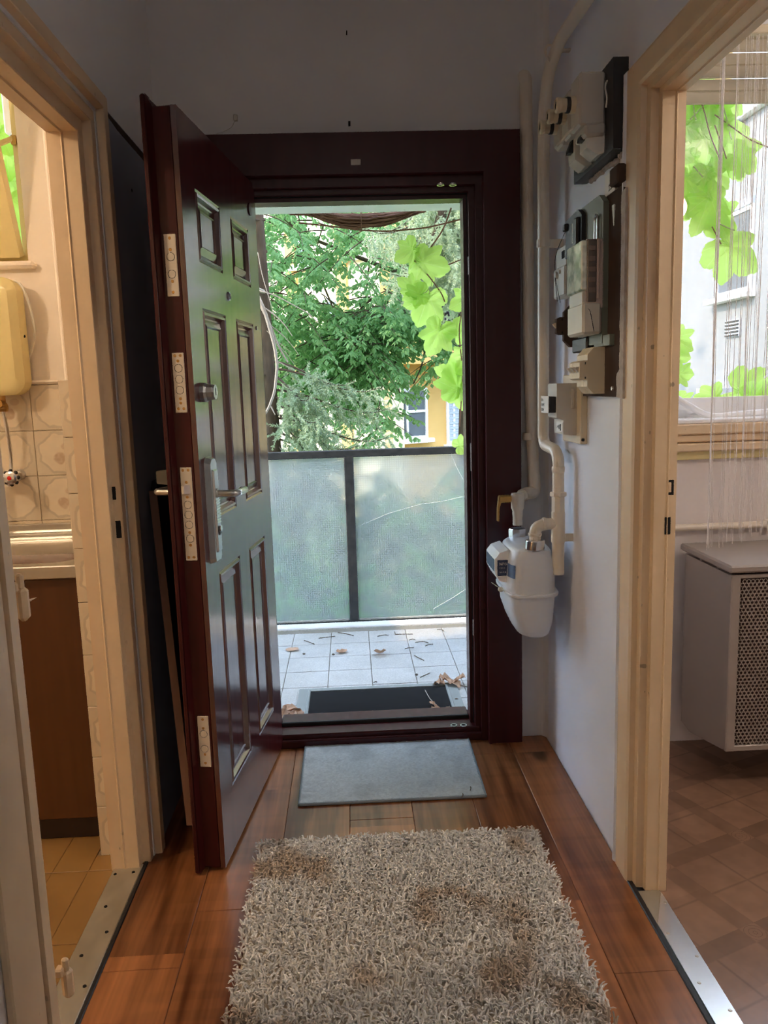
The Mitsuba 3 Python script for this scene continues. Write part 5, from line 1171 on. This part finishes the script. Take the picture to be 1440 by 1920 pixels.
# low greenery under the balcony edge
rI = np.random.RandomState(12); n = 9000
pos = np.stack([rI.uniform(-3.0, 3.6, n), 4.62 + 1.6 * rI.uniform(0, 1, n), rI.uniform(-.75, .02, n)], 1); pos[:, 2] += .10 * meshkit.noise(pos * 3, 2) - .05; pos[:, 2] -= np.where(pos[:, 1] < 4.75, .03, 0)
dI = unit(rI.normal(size=(n, 3)) * [1, 1, .5] + [0, -.35, -.1]); nI = unit(rI.normal(0, .5, (n, 3)) + [0, -.3, 1]); LI = rI.uniform(.05, .11, n)
v, f = leaf_tris(pos, dI, nI, LI, LI * .42)
k = thing('ivy_bush', 'low ivy bush showing under the bottom rail of the balcony railing', 'bush')
pk = part(k, 'foliage', trimesh.Trimesh(v, f, process=False), M_IVY); labels[pk] = {'label': 'dense dark green leaves', 'kind': 'stuff'}
part(k, 'stems', cat([tube([(x, 5.4, GZ), (x + .1, 5.3, -1.2), (x + .05, 5.2, -.3)], [.03, .02, .01], 6) for x in np.linspace(-2.6, 3.2, 9)]), M_BARK)
tree('green shrub behind the ivy, seen blurred through the railing glass', [(.5, 5.9, -.1), (-.5, 6.1, .0), (1.4, 6.0, .05), (-1.6, 6.1, .0), (.0, 6.3, .35), (1.0, 6.3, .3), (-1.0, 6.3, .3)], [np.array(r) for r in ((.7, .5, .7), (.7, .5, .7), (.7, .5, .7), (.8, .5, .7), (.5, .4, .45), (.5, .4, .45), (.6, .4, .45))], 190, 51, [([(.4, 6.3, GZ), (.4, 6.2, -1), (.45, 6.1, .2)], .04, .02)], M_LEAF2, .07, sparse=.3, cat_='shrub')

# ================================================================ BUILDINGS AND GROUND
k = struct('ground', 'garden ground below the balcony'); part(k, 'soil', rb(-60, 60, 4.4, 90, GZ - .2, GZ, .001), M_GROUND)
part(k, 'soil', rb(-60, 60, -30, 4.4, GZ - .25, GZ - .05, .001), M_GROUND)


def on_plane(px, py, p0, n):
    d = FWD + (px - 720) / F_PX * RIGHT + (py - 960) / F_PX * DOWN
    return EYE + d * (((np.asarray(p0) - EYE) @ n) / (d @ n))


bk = thing('apartment_building', 'ochre and cream apartment building behind the trees', 'building')
YC = 18.0; C0 = at(713, 560, y=YC); C0[2] = 0
dl, dr2 = np.array([-.86, .51, 0]), np.array([.82, .57, 0]); nl_, nr_ = np.array([-.51, -.86, 0]), np.array([.57, -.82, 0])
zs = on_plane(760, 682, C0, nr_)[2]
def block(p0, d1, l1, n, depth, z0, z1): return hull([p0 + d1 * a - n * b + np.array([0, 0, z]) for a in (0, l1) for b in (0, depth) for z in (z0, z1)])
part(bk, 'left_wall', block(C0, dl, 16, nl_, 1.0, GZ, 13), M_CREAMF)
part(bk, 'upper_wall', block(C0, dr2, 14, nr_, 1.0, zs, 13), M_OCHRE)
L0 = C0 - nr_ * .85
part(bk, 'lower_wall', block(L0 + dl * 0 + nl_ * 0, dr2, 14, nr_, .6, GZ, zs + .1), M_OCHRE)
part(bk, 'end_wall', block(C0 - nl_ * .02 - nr_ * .0, -nr_, 1.2, nl_, .4, GZ, zs + .1), M_OCHRE)


def far_window(n, d1, p0, px0, px1, py0, py1, fill, name='window', sill=True, slats=0):
    a, b = on_plane(px0, (py0 + py1) / 2, p0, n), on_plane(px1, (py0 + py1) / 2, p0, n); z1, z0 = on_plane((px0 + px1) / 2, py0, p0, n)[2], on_plane((px0 + px1) / 2, py1, p0, n)[2]
    w = np.linalg.norm((b - a)[:2]); o = a.copy(); o[2] = 0; sg = np.sign((b - a) @ d1); u = d1 * sg
    def bx(s0, s1, q0, q1, zz0, zz1): return hull([o + u * s + n * q + np.array([0, 0, z]) for s in (s0, s1) for q in (q0, q1) for z in (zz0, zz1)])
    fr = part(bk, name, cat(bx(0, .07, -.02, .05, z0, z1), bx(w - .07, w, -.02, .05, z0, z1), bx(0, w, -.02, .05, z0, z0 + .07), bx(0, w, -.02, .05, z1 - .07, z1), bx(w * .5 - .03, w * .5 + .03, -.02, .05, z0, z1)), M_WHITE)
    if slats:
        for i in range(slats): part(fr, 'slat', bx(.06, w - .06, .0, .035 + .02 * (i % 2), z0 + .06 + (z1 - z0 - .12) * i / slats, z0 + .06 + (z1 - z0 - .12) * (i + .93) / slats), M_SHUTTER)
    else:
        part(fr, 'pane', bx(.05, w - .05, -.01, .015, z0 + .05, z1 - .05), fill)
    if sill: part(fr, 'sill', bx(-.1, w + .1, 0, .18, z0 - .10, z0), M_WHITE)
    return fr, (a, b, z0, z1)


fw, (wa, wb, wz0, wz1) = far_window(nr_, dr2, L0, 722, 800, 728, 824, M_FARGLASS)
part(fw, 'shutter_box', block(np.append(wa[:2], 0) + nr_ * .08, dr2, np.linalg.norm((wb - wa)[:2]) * .55, nr_, .06, wz1, wz1 + .22), M_CONC)
part(fw, 'transom', block(np.append(wa[:2], 0) + nr_ * .06, dr2, np.linalg.norm((wb - wa)[:2]), nr_, .04, wz0 + (wz1 - wz0) * .52, wz0 + (wz1 - wz0) * .57), M_WHITE)
far_window(nr_, dr2, L0, 836, 862, 700, 832, M_FARGLASS, slats=26)
far_window(nr_, dr2, L0, 905, 960, 700, 832, M_FARGLASS, slats=14)
for q_ in ((548, 575, 440, 500), (610, 640, 560, 630), (560, 590, 790, 850), (470, 500, 600, 690), (650, 676, 430, 480)): far_window(nl_, dl, C0, *q_, M_FARGLASS)
for px in (562, 655):
    a = on_plane(px, 600, C0, nl_); a[2] = 0; part(bk, 'pilaster', block(a + nl_ * .08, dl, .28, nl_, .09, GZ, 13), M_OCHRE)
part(bk, 'roof', block(C0 + np.array([0, 0, 0]) + nl_ * .3, dl, 16, nl_, 9, 13, 13.4), M_OCHRE)

wk = thing('neighbouring_wing', 'pale grey plastered building wing seen through the right window', 'building')
WX = 5.5
def wx_(px, py): return at(px, py, x=WX)
zt2 = wx_(1400, 222)[2]
part(wk, 'wall', rb(WX, WX + 3, 6.0, 17, GZ, zt2, .01), M_WINGW)
part(wk, 'coping', rb(WX - .12, WX + 3.1, 5.9, 17.1, zt2, zt2 + .14, .01), M_EXTW)
ya, yb, z1, z0 = wx_(1412, 480)[1], wx_(1346, 480)[1], wx_(1412, 382)[2], wx_(1412, 546)[2]
def wbx(x0, x1, y0, y1, za, zb): return rb(WX + x0, WX + x1, y0, y1, za, zb, .003)
fr = part(wk, 'window', cat(wbx(-.03, .02, ya, ya + .07, z0, z1), wbx(-.03, .02, yb - .07, yb, z0, z1), wbx(-.03, .02, ya, yb, z0, z0 + .08), wbx(-.03, .02, ya, yb, z1 - .06, z1)), M_WHITE)
part(fr, 'pane', wbx(-.012, .02, ya + .05, yb - .05, z0 + .05, z1 - .05), M_FARGLASS)
part(fr, 'lintel', wbx(-.05, .02, ya, yb, z1, z1 + .10), M_SHUTTER)
part(fr, 'sill', wbx(-.16, .02, ya - .1, yb + .1, z0 - .07, z0), M_WHITE)
for px0, px1, py0, py1 in ((1390, 1363, 597, 630),):
    a, b = wx_(px0, 615), wx_(px1, 615); zA, zB = wx_(px0, py1)[2], wx_(px0, py0)[2]
    g = part(wk, 'vent_grille', wbx(-.03, .02, a[1], b[1], zA, zB), M_SHUTTER)
    for i in range(5): part(g, 'slat', wbx(-.045, -.025, a[1] + .02, b[1] - .02, zA + (zB - zA) * (i + .2) / 5, zA + (zB - zA) * (i + .7) / 5), M_IRON)
a, b = wx_(1372, 727), wx_(1336, 727); part(wk, 'ledge_lamp', wbx(-.25, .02, a[1], b[1], a[2] - .12, a[2]), M_SHUTTER)
p = wx_(1386, 236); part(wk, 'round_lamp', sphere((WX - .12, p[1], p[2]), .16, 2, (.7, 1, 1)), M_SHUTTER)
part(wk, 'upper_glazing', rb(WX + 1.2, WX + 2.8, 7, 16, zt2 + .14, zt2 + 1.0, .01), M_FARGLASS)
